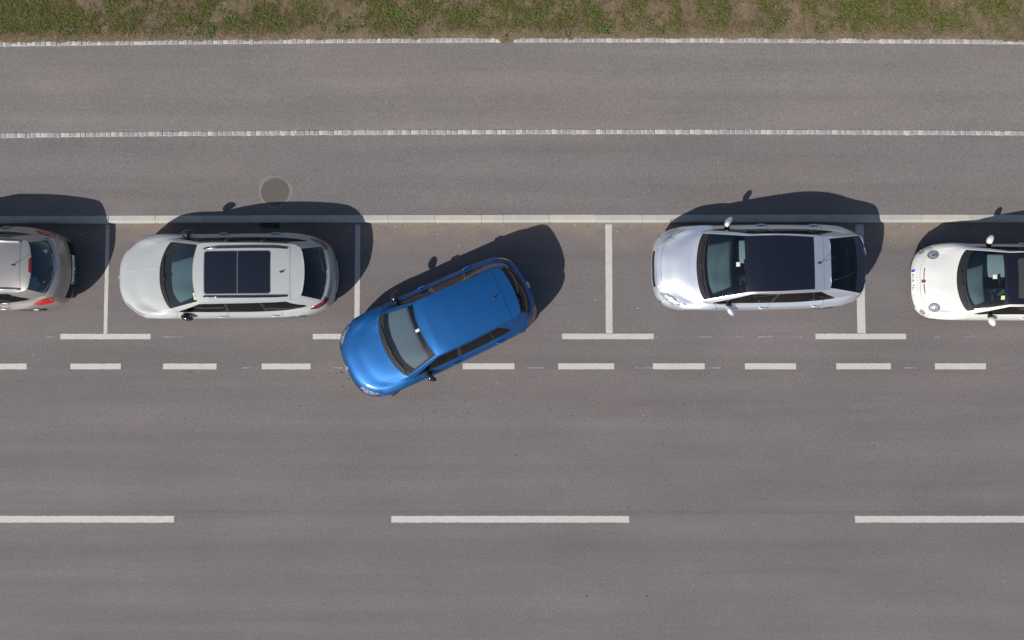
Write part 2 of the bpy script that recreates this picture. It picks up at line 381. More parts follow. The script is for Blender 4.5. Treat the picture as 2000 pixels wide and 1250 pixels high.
# painted lines, sheets 4 mm above the road
def mark(name, x0, x1, y0, y1, mat='mark', z=.004, rough=.003):
    """a painted sheet with a slightly ragged outline; corners in photo pixels"""
    a, b = at(x0, y1), at(x1, y0); L, W = b.x - a.x, b.y - a.y
    n = max(1, int(L / .07)); k = max(1, int(W / .07)); pts = []
    for i in range(n): pts.append((a.x + L * i / n, a.y))
    for i in range(k): pts.append((b.x, a.y + W * i / k))
    for i in range(n): pts.append((b.x - L * i / n, b.y))
    for i in range(k): pts.append((a.x, b.y - W * i / k))
    pts = [(px + rng.uniform(-rough, rough), py + rng.uniform(-rough, rough), z) for px, py in pts]
    me = bpy.data.meshes.new(name); me.from_pydata(pts, [], [tuple(range(len(pts)))]); me.update(); me.materials.append(M[mat])
    o = bpy.data.objects.new(name, me); COL.objects.link(o); o.parent = road; return o
for k, cx in enumerate((-773, -282, 208.3, 698, 1189.3, 1680.5, 2171, 2662)):
    t = 0 if cx not in (1680.5, 208.3) else (2 if cx > 1000 else -2)
    mark('bay_divider', cx - 6, cx + 6, 438.5, 652.2)
    e = {208.3: (118, 294), 698: (611, 788), 1189.3: (1098, 1276.5), 1680.5: (1593, 1769.5)}.get(cx, (cx - 88, cx + 88))
    mark('bay_bar', e[0], e[1], 652 - .4 * (cx / 700 > 1) , 662.5)
for x0, x1 in ((-422, -322), (-236, -136), (-48, 52.5), (137.5, 236), (318.5, 423), (511, 606.5), (706, 804), (903.5, 1005), (1090.5, 1199.5), (1275, 1376), (1455, 1554.5), (1633.5, 1740), (1826, 1925.5), (2016, 2116), (2202, 2302)):
    mark('edge_dash', x0, x1, 710 - .5 * (x0 > 900), 721.3)
for x0, x1 in ((-1040, -575), (-123, 340), (764, 1228.5), (1670, 2135), (2575, 3040)):
    mark('centre_dash', x0, x1, 1007.5, 1020.6, rough=.004)
fr = random.Random(12)
for y in (657.8, 718.5):                 # faint remains of the setting-out lines
    xx = 20
    while xx < 1990:
        w = fr.uniform(12, 42)
        if fr.random() < .6: mark('faint_line', xx, xx + w, y - .8, y + .8, 'faint', .002, .003)
        xx += w + fr.uniform(15, 60)

# manhole cover in the pavement
mh = at(537.5, 374.5, ZP)
man = thing('manhole_cover', 'round rusty iron manhole cover set in the pavement beside a car shadow', 'manhole cover', (mh.x, mh.y, ZP))
def disc(bm, r, z0, z1, n=48, r_in=0.0):
    T = [bm.verts.new((r * math.cos(2 * math.pi * i / n), r * math.sin(2 * math.pi * i / n), z1)) for i in range(n)]
    if r_in:
        I = [bm.verts.new((r_in * math.cos(2 * math.pi * i / n), r_in * math.sin(2 * math.pi * i / n), z1)) for i in range(n)]
        for i in range(n): bm.faces.new((T[i], T[(i + 1) % n], I[(i + 1) % n], I[i]))
    else: bm.faces.new(T)
    B = [bm.verts.new((v.co.x, v.co.y, z0)) for v in T]
    for i in range(n): bm.faces.new((T[i], B[i], B[(i + 1) % n], T[(i + 1) % n]))
M['collar'] = stone_mat('concrete_collar', (.166, .150, .140), (.140, .128, .122), 3)
bm = bmesh.new(); disc(bm, .385, -.03, .0006, r_in=.30)
for v in bm.verts:
    if abs(v.co.xy.length - .385) < .01: k = .96 + .07 * math.sin(3 * math.atan2(v.co.y, v.co.x) + 1); v.co.x *= k; v.co.y *= k
bm_obj('collar', bm, M['collar'], man)
bm = bmesh.new(); disc(bm, .312, -.03, .003, r_in=.286); bm_obj('frame', bm, M['iron'], man)
bm = bmesh.new(); disc(bm, .281, -.03, -.002); bm_obj('lid', bm, M['iron'], man)
bm = bmesh.new()
for i in range(-12, 13):
    for j in range(-12, 13):
        x, y = i * .022 + (j % 2) * .011, j * .022
        if math.hypot(x, y) < .268: add_box(bm, x - .0068, x + .0068, y - .0068, y + .0068, -.003, .0035)
bmesh.ops.rotate(bm, verts=bm.verts, cent=(0, 0, 0), matrix=Matrix.Rotation(R(28), 3, 'Z'))
M['iron_worn'] = stone_mat('worn_iron_studs', (.15, .132, .118), (.12, .107, .096), 18)
o = bm_obj('stud_pattern', bm, M['iron_worn'], man); o['kind'] = 'stuff'

# ------------------------------------------------------------------ grass of the verge
def grass():
    r = np.random.RandomState(2); n1, n2, n3 = vnoise(1), vnoise(2), vnoise(3)
    n = 480000
    x = r.uniform(-14, 14, n); d = r.uniform(-.02, 2.3, n)
    y0 = np.array([sett_top_hi(v) for v in np.linspace(-14, 14, 200)]); y = np.interp(x, np.linspace(-14, 14, 200), y0) + d
    u, w2 = x * .83 + y * .56 + 40, y * .83 - x * .56 + 60; u2, w3 = u + .25 * n3(u * 3, w2 * 3), w2 + .25 * n2(u * 3 + 7, w2 * 3)
    cl = .28 * n1(u2 * 1.3, w3 * 1.3) + .34 * n2(u2 * 3.7, w3 * 3.7) + .24 * n3(u * 9, w2 * 9) + .14 * n1(u * 23, w2 * 23)
    dens = np.clip((cl - .22) * 3.4, .38, 1) * np.clip((d + .06) / .3, .12, 1)
    keep = r.rand(n) < dens
    x, y, d, cl = x[keep], y[keep], d[keep], cl[keep]; n = len(x)
    lush = np.clip((cl - .37) * 4.6, 0, 1) * np.clip(d / .30, .15, 1)
    h = r.uniform(.018, .042, n) * (.6 + .8 * lush); w = r.uniform(.0022, .005, n) * (1 + .5 * lush); a = r.uniform(0, 2 * np.pi, n)
    lean = r.uniform(.5, 1.6, n) * h; la = r.uniform(0, 2 * np.pi, n)
    z = np.full(n, ZP + .020) + np.minimum(np.maximum(d, 0), 2) * .02
    ca, sa = np.cos(a) * w, np.sin(a) * w; lx, ly = np.cos(la) * lean, np.sin(la) * lean
    V = np.empty((n, 5, 3))
    V[:, 0] = np.stack([x - ca, y - sa, z], 1); V[:, 1] = np.stack([x + ca, y + sa, z], 1)
    V[:, 2] = np.stack([x + ca * .8 + lx * .45, y + sa * .8 + ly * .45, z + h * .7], 1); V[:, 3] = np.stack([x - ca * .8 + lx * .45, y - sa * .8 + ly * .45, z + h * .7], 1)
    V[:, 4] = np.stack([x + lx, y + ly, z + h * .85], 1)
    base = np.arange(n)[:, None] * 5
    q = (base + np.array([0, 1, 2, 3])).tolist(); t = (base + np.array([3, 2, 4])).tolist()
    pick = r.rand(n); dry = pick < (.85 - .66 * lush)
    idx = np.where(dry, 2, np.where(r.rand(n) < .35 + .3 * lush, 1, 0))
    idx = np.where(dry & (r.rand(n) < .3), 3, idx); idx = np.where(~dry & (r.rand(n) < .35), 4, idx)
    cols = [('grass_green', (.058, .082, .013)), ('grass_bright', (.112, .148, .020)), ('grass_straw', (.205, .155, .080)), ('grass_brown', (.15, .095, .05)), ('grass_olive', (.115, .105, .032))]
    o = mesh_obj('grass', V.reshape(-1, 3), q + t, [plain(a, b, .65, 0, 0, .3) for a, b in cols], matidx=np.concatenate([idx, idx]).tolist()); o['kind'] = 'stuff'; o['label'] = 'patchy half dry grass on the verge above the path'; o['category'] = 'grass'
    # broad-leaved weeds and clover clumps in the grass
    V, F = [], []; rr = random.Random(5); I = []
    spots = [(at(px, py, ZP).x, at(px, py, ZP).y, s) for px, py, s in ((378, 57, .16), (410, 62, .14), (800, 58, .15), (670, 55, .09), (546, 60, .07), (706, 45, .1), (850, 55, .1), (1045, 30, .12), (1010, 45, .1), (1180, 60, .08), (1108, 68, .06), (986, 75, .06), (1640, 45, .1), (1600, 60, .08), (1525, 48, .1), (140, 62, .1), (190, 62, .08), (1290, 62, .08))]
    while len(spots) < 120:
        xx = rr.uniform(-13, 13); spots.append((xx, sett_top_hi(xx) + .12 + rr.random() ** 1.0 * 1.6, rr.uniform(.035, .10)))
    for cx, cy, s in spots:
        for k in range(int(14 + s * 200)):
            a = rr.uniform(0, 6.283); rad = s * math.sqrt(rr.random()); L = rr.uniform(.03, .065) * (.8 + s * 3); w = L * rr.uniform(.10, .24)
            px, py, pz = cx + math.cos(a) * rad * (1.0 + .5 * math.sin(cx * 40)), cy + math.sin(a) * rad, ZP + .02 + .05 * rr.random() * (1 - rad / s) + .015; b = a + rr.uniform(-1.1, 1.1)
            dx, dy = math.cos(b), math.sin(b); up = rr.uniform(.1, .6) * L; i0 = len(V)
            V += [(px, py, pz), (px + dx * L * .5 - dy * w, py + dy * L * .5 + dx * w, pz + up), (px + dx * L, py + dy * L, pz + up * .7), (px + dx * L * .5 + dy * w, py + dy * L * .5 - dx * w, pz + up)]
            F.append((i0, i0 + 1, i0 + 2, i0 + 3)); I.append(rr.choice((0, 0, 1)))
    o = mesh_obj('ground_weeds', V, F, [plain('weed_leaf', (.045, .085, .020), .5), plain('pale_weed_leaf', (.10, .155, .03), .5)], matidx=I); o['kind'] = 'stuff'; o['label'] = 'broad leaved weeds scattered in the verge grass'; o['category'] = 'weeds'
grass()

# weed and leaf litter at the kerb behind the estate car
wp = at(526, 440); weed = thing('kerb_weed', 'small dark weed growing at the kerb in the shadow of the grey estate car', 'weed', (wp.x, wp.y, 0))
def leaves(n, s, sx, seed, hmax):
    r = random.Random(seed); V, F = [], []
    for k in range(n):
        a = r.uniform(0, 6.283); rad = math.sqrt(r.random()); x, y = math.cos(a) * rad * sx, math.sin(a) * rad * s
        b = r.uniform(0, 6.283); L = r.uniform(.025, .06); w = L * .22; z = .01 + hmax * r.random() * (1 - rad); dx, dy = math.cos(b), math.sin(b); i = len(V)
        V += [(x, y, z), (x + dx * L * .5 - dy * w, y + dy * L * .5 + dx * w, z + .012), (x + dx * L, y + dy * L, z + .004), (x + dx * L * .5 + dy * w, y + dy * L * .5 - dx * w, z + .012)]; F.append((i, i + 1, i + 2, i + 3))
    return V, F
M['weed_dark'] = plain('dark_weed_leaf', (.045, .06, .025), .6)
mesh_obj('foliage', *leaves(160, .06, .22, 4, .09), M['weed_dark'], weed)
bm = bmesh.new()
for k in range(9):
    a = rng.uniform(0, 6.28); tube(bm, [(0, 0, 0), (.05 * math.cos(a), .02 * math.sin(a), .04), (.15 * math.cos(a), .05 * math.sin(a), .06)], .002, 4)
bm_obj('stem', bm, M['weed_dark'], weed)
def litter():
    r = random.Random(8); V, F = [], []
    pts = [(933, 444), (936, 441), (1000, 444), (1006, 443), (1077, 438), (1073, 437), (1295, 440), (1300, 441), (1790, 440), (560, 441), (575, 444)]
    pts += [(r.uniform(0, 2000), 438 + abs(r.gauss(0, 8))) for k in range(90)]
    for px, py in pts:
        p = at(px, py); L = r.uniform(.02, .05); w = L * .3; b = r.uniform(0, 6.28); dx, dy = math.cos(b), math.sin(b); i = len(V); z = .006
        V += [(p.x, p.y, z), (p.x + dx * L * .5 - dy * w, p.y + dy * L * .5 + dx * w, z + .01), (p.x + dx * L, p.y + dy * L, z), (p.x + dx * L * .5 + dy * w, p.y + dy * L * .5 - dx * w, z + .004)]; F.append((i, i + 1, i + 2, i + 3))
    o = mesh_obj('leaf_litter', V, F, M['leaf_dry']); o['kind'] = 'stuff'; o['label'] = 'small dry leaves lying along the foot of the kerb'; o['category'] = 'leaf litter'
    V, F = [], []
    pts = [(855, 457), (811, 453), (735, 445), (772, 442), (794, 445), (1163, 586), (1246, 602), (66, 693), (158, 458), (1783, 444), (548, 445), (1066, 440), (983, 438), (1123, 439)]
    pts += [(r.uniform(0, 2000), 440 + abs(r.gauss(0, 22))) for k in range(80)] + [(r.uniform(0, 2000), r.uniform(100, 1240)) for k in range(60)]
    for px, py in pts:
        z0 = ZP if py < 424 else 0; p = at(px, py, z0); s = r.uniform(.004, .011) if len(V) > 84 else .013; i = len(V)
        q = [(s * r.uniform(.6, 1.3), 0), (0, s * r.uniform(.6, 1.3)), (-s, 0), (0, -s * r.uniform(.5, 1.2))]
        V += [(p.x + a, p.y + b, z0 + .001) for a, b in q] + [(p.x, p.y, z0 + s)]; F += [(i, i + 1, i + 4), (i + 1, i + 2, i + 4), (i + 2, i + 3, i + 4), (i + 3, i, i + 4)]
    o = mesh_obj('grit', V, F, M['grit']); o['kind'] = 'stuff'; o['label'] = 'pale bits of grit scattered on the asphalt'; o['category'] = 'grit'
litter()
def drips():
    r = random.Random(21); V, F = [], []
    pts = [(632, 731, 2), (641, 730, 3), (657, 729, 3), (666, 727, 4), (671, 729, 3), (681, 740, 3), (671, 755, 3), (611, 739, 2), (565, 780, 3), (588, 793, 3), (599, 792, 2), (611, 790, 2), (812, 773, 3), (908, 784, 3), (848, 805, 3), (849, 804, 2), (904, 805, 2), (914, 807, 3), (371, 727, 3), (374, 727, 2), (396, 733, 2), (365, 727, 2), (943, 1082, 3), (1208, 1063, 3), (1146, 1164, 4), (1264, 1164, 4), (978, 814, 2), (1117, 812, 3), (1075, 800, 3), (1007, 889, 3), (274, 125, 3)]
    pts += [(r.uniform(0, 2000), r.gauss(790, 60), r.uniform(1, 2.4)) for k in range(110)] + [(r.uniform(0, 2000), r.uniform(760, 1240), r.uniform(1, 2)) for k in range(80)]
    for px, py, q in pts:
        p = at(px, py); i = len(V); n = 9; q = q / 2 / 89.4
        V.append((p.x, p.y, .003))
        for k in range(n): a = 2 * math.pi * k / n; e = q * r.uniform(.6, 1.25); V.append((p.x + 1.35 * e * math.cos(a), p.y + e * .85 * math.sin(a), .0025))
        F += [(i, i + 1 + k, i + 1 + (k + 1) % n) for k in range(n)]
    o = mesh_obj('oil_drips', V, F, plain('dried_oil', (.045, .04, .04), .6)); o['kind'] = 'stuff'; o['label'] = 'dark dried oil drips speckling the road lanes'; o['category'] = 'oil drips'
drips()

# ------------------------------------------------------------------ cars
NC = 15
class Car:
    """Half outline of 15 columns (front centre, round the side, rear centre) through 7 rings, from the sill to the roof edge."""
    def __init__(s, name, label, nose, yaw, length, rings, ridge, wheels, group='cars along the kerb'):
        s.L = length; s.rings = np.array(rings, float); s.ridge = ridge; s.wheels = wheels
        n = at(*nose); s.root = thing(name, label, 'car', (n.x, n.y, 0), yaw, group)
        P = s.rings; E = np.concatenate([P[:, 1:2] * [1, -1, 1], P, P[:, -2:-1] * [1, -1, 1]], 1)
        h = np.maximum(np.linalg.norm(np.diff(E, axis=1), axis=2), 1e-4); dl = np.diff(E, axis=1) / h[..., None]
        s.m = (dl[:, :-1] * h[:, 1:, None] + dl[:, 1:] * h[:, :-1, None]) / (h[:, 1:] + h[:, :-1])[..., None]
        s.h = h[:, 1:-1]
        s.creases = {5, 6}
        s.build_bvh()
    def curve(s, t):
        t = np.clip(np.asarray(t, float), 0, NC - 1); i = np.minimum(t.astype(int), NC - 2); u = (t - i)[None, :, None]
        h = s.h[:, i][..., None]; a, b = s.rings[:, i], s.rings[:, i + 1]; ma, mb = s.m[:, i] * h, s.m[:, i + 1] * h
        return a * (2 * u ** 3 - 3 * u ** 2 + 1) + ma * (u ** 3 - 2 * u ** 2 + u) + b * (-2 * u ** 3 + 3 * u ** 2) + mb * (u ** 3 - u ** 2)
    def zr(s, x): return np.interp(x, [p[0] for p in s.ridge], [p[1] for p in s.ridge])
    def ev(s, t, sv):
        """t, sv arrays (N,) -> points (N,3); sv up to 6"""
        t = np.asarray(t, float); sv = np.asarray(sv, float); P = s.curve(t); n = len(t); K = P.shape[0]
        h = np.maximum(np.linalg.norm(np.diff(P, axis=0), axis=2), 1e-4); dl = np.diff(P, axis=0) / h[..., None]
        m = np.empty_like(P); m[0] = dl[0]; m[-1] = dl[-1]
        m[1:-1] = (dl[:-1] * h[1:, :, None] + dl[1:] * h[:-1, :, None]) / (h[1:] + h[:-1])[..., None]
        i = np.clip(sv.astype(int), 0, K - 2); u = (sv - i)[:, None]; c = np.arange(n)
        a, b, hh, d = P[i, c], P[i + 1, c], h[i, c][:, None], dl[i, c]
        ma = np.where(np.isin(i, [5])[:, None], d, m[i, c]) * hh; mb = np.where(np.isin(i + 1, [5])[:, None], d, m[i + 1, c]) * hh
        bow = np.where(i == 5, 1.0, 0.0)[:, None]
        p = a * (2 * u ** 3 - 3 * u ** 2 + 1) + ma * (u ** 3 - 2 * u ** 2 + u) + b * (-2 * u ** 3 + 3 * u ** 2) + mb * (u ** 3 - u ** 2)
        # the glass bulges a little outwards
        nx = np.stack([d[:, 2] * 0, np.zeros(n), np.ones(n)], 1); p = p + bow * (4 * u * (1 - u)) * .018 * nx
        # wheel arches
        zs = P[3, c][:, 2]
        for xw, zw, rw in s.wheels:
            q = rw * rw - (p[:, 0] - xw) ** 2; za = zw + np.sqrt(np.maximum(q, 0)); z0 = P[0, c][:, 2]
            ok = (q > 0) & (np.abs(p[:, 1]) > .55) & (p[:, 2] < zs) & (za > z0)
            p[:, 2] = np.where(ok, za + (p[:, 2] - z0) * (zs - za) / np.maximum(zs - z0, .05), p[:, 2])
        return p
    def cap_grid(s, t0, t1, nt, nq):
        T = np.linspace(t0, t1, nt); E = s.ev(T, np.full(nt, 6.0)); Q = np.linspace(1, -1, nq); out = np.empty((nt, nq, 3))
        for j, q in enumerate(Q):
            out[:, j, 0] = E[:, 0] + s.capx * 0; out[:, j, 1] = E[:, 1] * q
            zc = np.maximum(s.zr(E[:, 0]), E[:, 2]); out[:, j, 2] = E[:, 2] + (zc - E[:, 2]) * (1 - abs(q) ** 2.3)
        return out
    capx = 0
    def t_at_x(s, x, ring=6):
        T = np.linspace(0, NC - 1, 1401); e = s.curve(T)[ring][:, 0]; k = int(np.argmax(e >= x)); return float(T[k])
    def build_bvh(s):
        V, F = [], []
        T = np.linspace(0, 14, 169); S = np.linspace(0, 6, 61)
        for sg in (1, -1):
            b = len(V); G = np.stack([s.ev(T, np.full(len(T), v)) for v in S], 1); G[..., 1] *= sg
            V += [tuple(p) for p in G.reshape(-1, 3)]; n = len(S)
            F += [(b + i * n + j, b + i * n + j + 1, b + (i + 1) * n + j + 1, b + (i + 1) * n + j) for i in range(len(T) - 1) for j in range(n - 1)]
        G = s.cap_grid(.1, 13.9, 130, 21); b = len(V); V += [tuple(p) for p in G.reshape(-1, 3)]; n = 21
        F += [(b + i * n + j, b + i * n + j + 1, b + (i + 1) * n + j + 1, b + (i + 1) * n + j) for i in range(129) for j in range(n - 1)]
        s.bvh = BVHTree.FromPolygons(V, F)
    def top(s, x, y):
        r = s.bvh.ray_cast(Vector((x, y, 3)), Vector((0, 0, -1)))
        return r[0].z if r[0] is not None else .6
    # --- a grid of points becomes a panel: edges pulled in by `gap`, rim turned down by `rim`
    def panel(s, name, mat, G, parent=None, off=0.0, gap=.0035, rim=.012, flip=None):
        nu, nv = G.shape[:2]; G = G.copy()
        du = np.gradient(G, axis=0); dv = np.gradient(G, axis=1); nrm = np.cross(du, dv); nrm /= np.maximum(np.linalg.norm(nrm, axis=2), 1e-9)[..., None]
        cen = G.reshape(-1, 3).mean(0); ref = G - np.array([np.clip(cen[0], s.L * .35, s.L * .65), 0, .45])
        if (nrm * ref).sum() < 0: nrm = -nrm; rev = True
        else: rev = False
        def pull(a, b):
            d = b - a; l = np.maximum(np.linalg.norm(d, axis=-1, keepdims=True), 1e-6); return a + d * np.minimum(gap / l, .45)
        if gap:
            e0, e1 = pull(G[0], G[1]), pull(G[-1], G[-2]); G[0], G[-1] = e0, e1
            e0, e1 = pull(G[:, 0], G[:, 1]), pull(G[:, -1], G[:, -2]); G[:, 0], G[:, -1] = e0, e1
        G = G + nrm * off; V = [tuple(p) for p in G.reshape(-1, 3)]; F = []
        ix = lambda i, j: i * nv + j
        for i in range(nu - 1):
            for j in range(nv - 1): F.append((ix(i, j), ix(i + 1, j), ix(i + 1, j + 1), ix(i, j + 1)))
        nsm = len(F)
        if rim:
            loop = [(i, 0) for i in range(nu)] + [(nu - 1, j) for j in range(1, nv)] + [(i, nv - 1) for i in range(nu - 2, -1, -1)] + [(0, j) for j in range(nv - 2, 0, -1)]
            b = len(V)
            for i, j in loop: V += [tuple(G[i, j]), tuple(G[i, j] - nrm[i, j] * (rim + off))]
            n = len(loop)
            for k in range(n): a, c = b + 2 * k, b + 2 * ((k + 1) % n); F.append((a, c, c + 1, a + 1))
        if rev: F = [f[::-1] for f in F]
        o = mesh_obj(name, V, F, mat, parent or s.root)
        o.data.polygons.foreach_set('use_smooth', [k < nsm for k in range(len(F))]); return o
    def grid(s, s0, s1, Lf, Rf, side, nt=None, ns=None):
        """rows of constant s between the column limits Lf, Rf (numbers or (s, t) lists). side 1, -1, or 0 across the front, 2 across the rear"""
        f = lambda q, v: np.interp(v, [a for a, _ in q], [b for _, b in q]) if isinstance(q, (list, tuple)) else np.full_like(v, q)
        ns = ns or max(3, int(abs(s1 - s0) * 7) + 2); nt = nt or max(6, int(16 * (np.max(f(Rf, np.array([s0, s1]))) - np.min(f(Lf, np.array([s0, s1]))))))
        S = np.linspace(s0, s1, ns); a, b = f(Lf, S), f(Rf, S); U = np.linspace(0, 1, nt)
        T = a[None] + (b - a)[None] * U[:, None]; SS = np.broadcast_to(S[None], T.shape)
        G = s.ev(T.ravel(), SS.ravel()).reshape(nt, ns, 3)
        if side in (1, -1): G[..., 1] *= side; return G
        Mi = G * [1, -1, 1]
        if side == 0: return np.concatenate([G[::-1], Mi[1:]], 0)     # Lf must be 0
        return np.concatenate([G, Mi[::-1][1:]], 0)                   # Rf must be 14
    def patch(s, name, mat, s0, s1, Lf, Rf, side, parent=None, **kw):
        gk = {k: kw.pop(k) for k in ('nt', 'ns') if k in kw}
        return s.panel(name, mat, s.grid(s0, s1, Lf, Rf, side, **gk), parent, **kw)
    def drape(s, name, mat, poly, off=.003, parent=None, round_it=0, rings=4, down=.01, dense=.02, zoff=None):
        """a star-shaped outline in car metres laid onto the bodywork seen from above"""
        p = [Vector(q) for q in poly]; n = len(p)
        if round_it:
            for _ in range(round_it): p = [q for a, b in zip(p, p[1:] + p[:1]) for q in (a * .75 + b * .25, a * .25 + b * .75)]
        out = []
        for a, b in zip(p, p[1:] + p[:1]):
            k = max(1, int((b - a).length / dense)); out += [a + (b - a) * i / k for i in range(k)]
        c = sum(out, Vector((0, 0))) / len(out); V, F = [(c.x, c.y, s.top(c.x, c.y) + off)], []; n = len(out)
        for k in range(1, rings + 1):
            for q in out: w = c + (q - c) * k / rings; V.append((w.x, w.y, s.top(w.x, w.y) + off))
        for q in out: V.append((q.x, q.y, s.top(q.x, q.y) + off)); 
        for q in out: V.append((q.x, q.y, s.top(q.x, q.y) - down))
        F += [(0, 1 + i, 1 + (i + 1) % n) for i in range(n)]
        for k in range(rings - 1):
            a = 1 + k * n; F += [(a + i, a + n + i, a + n + (i + 1) % n, a + (i + 1) % n) for i in range(n)]
        nsm = len(F); a = 1 + rings * n; F += [(a + i, a + n + i, a + n + (i + 1) % n, a + (i + 1) % n) for i in range(n)]
        if (out[1] - out[0]).cross(out[2] - out[0]) < 0 and sum((out[i] - c).cross(out[(i + 1) % n] - c) for i in range(n)) < 0: F = [f[::-1] for f in F]
        o = mesh_obj(name, V, F, mat, parent or s.root); o.data.polygons.foreach_set('use_smooth', [k < nsm for k in range(len(F))]); return o
    def strip(s, name, mat, pts, r, off=.0, parent=None, n=8, arch=0.0, rad=None, step=.05):
        """a thin bar laid over the surface through points in car metres"""
        q = []
        for a, b in zip(pts, pts[1:]):
            k = max(1, int(math.dist(a[:2], b[:2]) / step)); q += [tuple(a[j] + (b[j] - a[j]) * i / k for j in range(2)) for i in range(k)]
        q.append(tuple(pts[-1][:2])); m = len(q)
        P = [(x, y, s.top(x, y) + off + arch * min(1, 4 * min(i, m - 1 - i) / m * 1.6)) for i, (x, y) in enumerate(q)]
        bm = bmesh.new(); tube(bm, P, [r * (rad(i / (m - 1)) if rad else 1) for i in range(m)], n); return bm_obj(name, bm, mat, parent or s.root, True)

def rrect(x0, x1, e, r=.05, seams=(1, 1)):
    out = []
    for (cx, cy, a0, on) in ((x1 - r, e - r, 0, seams[1]), (x0 + r, e - r, 90, seams[0]), (x0 + r, -e + r, 180, seams[0]), (x1 - r, -e + r, 270, seams[1])):
        if on: out += [(cx + r * math.cos(R(a0 + q)), cy + r * math.sin(R(a0 + q))) for q in (0, 22, 45, 67, 90)]
        else: out.append((cx + r * (1 if a0 in (0, 270) else -1), cy + r * (1 if a0 in (0, 90) else -1)))
    return out
def circle(cx, cy, rx, ry, n=24, rot=0): return [(cx + rx * math.cos(a) * math.cos(rot) - ry * math.sin(a) * math.sin(rot), cy + rx * math.cos(a) * math.sin(rot) + ry * math.sin(a) * math.cos(rot)) for a in (2 * math.pi * i / n for i in range(n))]
def mir(p): return [(x, -y) for x, y in p][::-1]

def make_rings(o2, z2, r3, r4, r5, r6, low=(.03, .36), sill=(.09, .21)):
    """o2: outline at the widest level (x, y); the two lower rings are drawn in from it"""
    o2 = np.array(o2, float); L = o2[-1, 0]; n = o2.copy()
    def inset(d):
        q = o2.copy(); q[:, 0] += d * np.where(o2[:, 0] < .6, 1 - o2[:, 0] / .6, np.where(o2[:, 0] > L - .6, -(o2[:, 0] - L + .6) / .6, 0)); q[:, 1] *= 1 - d / .9; return q
    z2 = np.full(NC, z2) if np.isscalar(z2) else np.array(z2)
    return [np.column_stack([inset(sill[0]), np.full(NC, sill[1])]), np.column_stack([inset(low[0]), np.full(NC, low[1])]), np.column_stack([o2, z2]), r3, r4, r5, r6]

def wheel(car, x, y, r=.315, w=.205, steer=0, spokes=5):
    sgn = 1 if y > 0 else -1
    e = bpy.data.objects.new('wheel', None); COL.objects.link(e); e.parent = car.root; e.location = (x, y, r); e.rotation_euler = (0, 0, steer); e.empty_display_size = .1
    bm = bmesh.new(); h = w / 2
    lathe_y(bm, [(r * .66, -h * .9), (r * .8, -h), (r * .93, -h * .96), (r * .985, -h * .75), (r, -h * .4), (r, h * .4), (r * .985, h * .75), (r * .93, h * .96), (r * .8, h), (r * .66, h * .9), (r * .64, 0), (r * .66, -h * .9)])
    bm_obj('tyre', bm, M['rubber'], e, True)
    bm = bmesh.new(); lathe_y(bm, [(r * .655, h * .92), (r * .66, h * .85), (r * .6, h * .5), (r * .6, -h * .9), (r * .66, -h * .92)] if sgn > 0 else [(r * .655, -h * .92), (r * .66, -h * .85), (r * .6, -h * .5), (r * .6, h * .9), (r * .66, h * .92)])
    for k in range(spokes):
        a = 2 * math.pi * k / spokes; b2 = bmesh.new(); add_box(b2, -.03, .03, -.012, .012, .03, r * .63, .006)
        bmesh.ops.rotate(b2, verts=b2.verts, cent=(0, 0, 0), matrix=Matrix.Rotation(a, 3, 'Y')); bmesh.ops.translate(b2, verts=b2.verts, vec=(0, sgn * h * .72, 0))
        t = bpy.data.meshes.new('t'); b2.to_mesh(t); b2.free(); bm.from_mesh(t); bpy.data.meshes.remove(t)
    ellipsoid(bm, (0, sgn * h * .7, 0), (.06, .03, .06), nu=14, nv=8)
    bm_obj('rim', bm, M['alloy'], e)

def seat(car, x, y, z, w, mat, back=.62, lean=.22, head=True, yaw=0):
    e = bpy.data.objects.new('seat', None); COL.objects.link(e); e.parent = car.root; e.location = (x, y, z); e.empty_display_size = .1
    bm = bmesh.new(); add_box(bm, -.24, .26, -w / 2, w / 2, -.12, .04, .05, 3); bm_obj('cushion', bm, mat, e, True)
    bm = bmesh.new(); add_box(bm, -.06, .06, -w / 2, w / 2, 0, back, .045, 3)
    bmesh.ops.rotate(bm, verts=bm.verts, cent=(0, 0, 0), matrix=Matrix.Rotation(lean, 3, 'Y')); bmesh.ops.translate(bm, verts=bm.verts, vec=(.25, 0, 0)); bm_obj('backrest', bm, mat, e, True)
    if head:
        for yy in ((0,) if w < .8 else (-w * .32, w * .32)):
            bm = bmesh.new(); add_box(bm, -.045, .045, yy - .12, yy + .12, back + .04, back + .2, .04, 3)
            bmesh.ops.rotate(bm, verts=bm.verts, cent=(0, 0, 0), matrix=Matrix.Rotation(lean, 3, 'Y')); bmesh.ops.translate(bm, verts=bm.verts, vec=(.25, 0, 0)); bm_obj('head_rest', bm, mat, e, True)

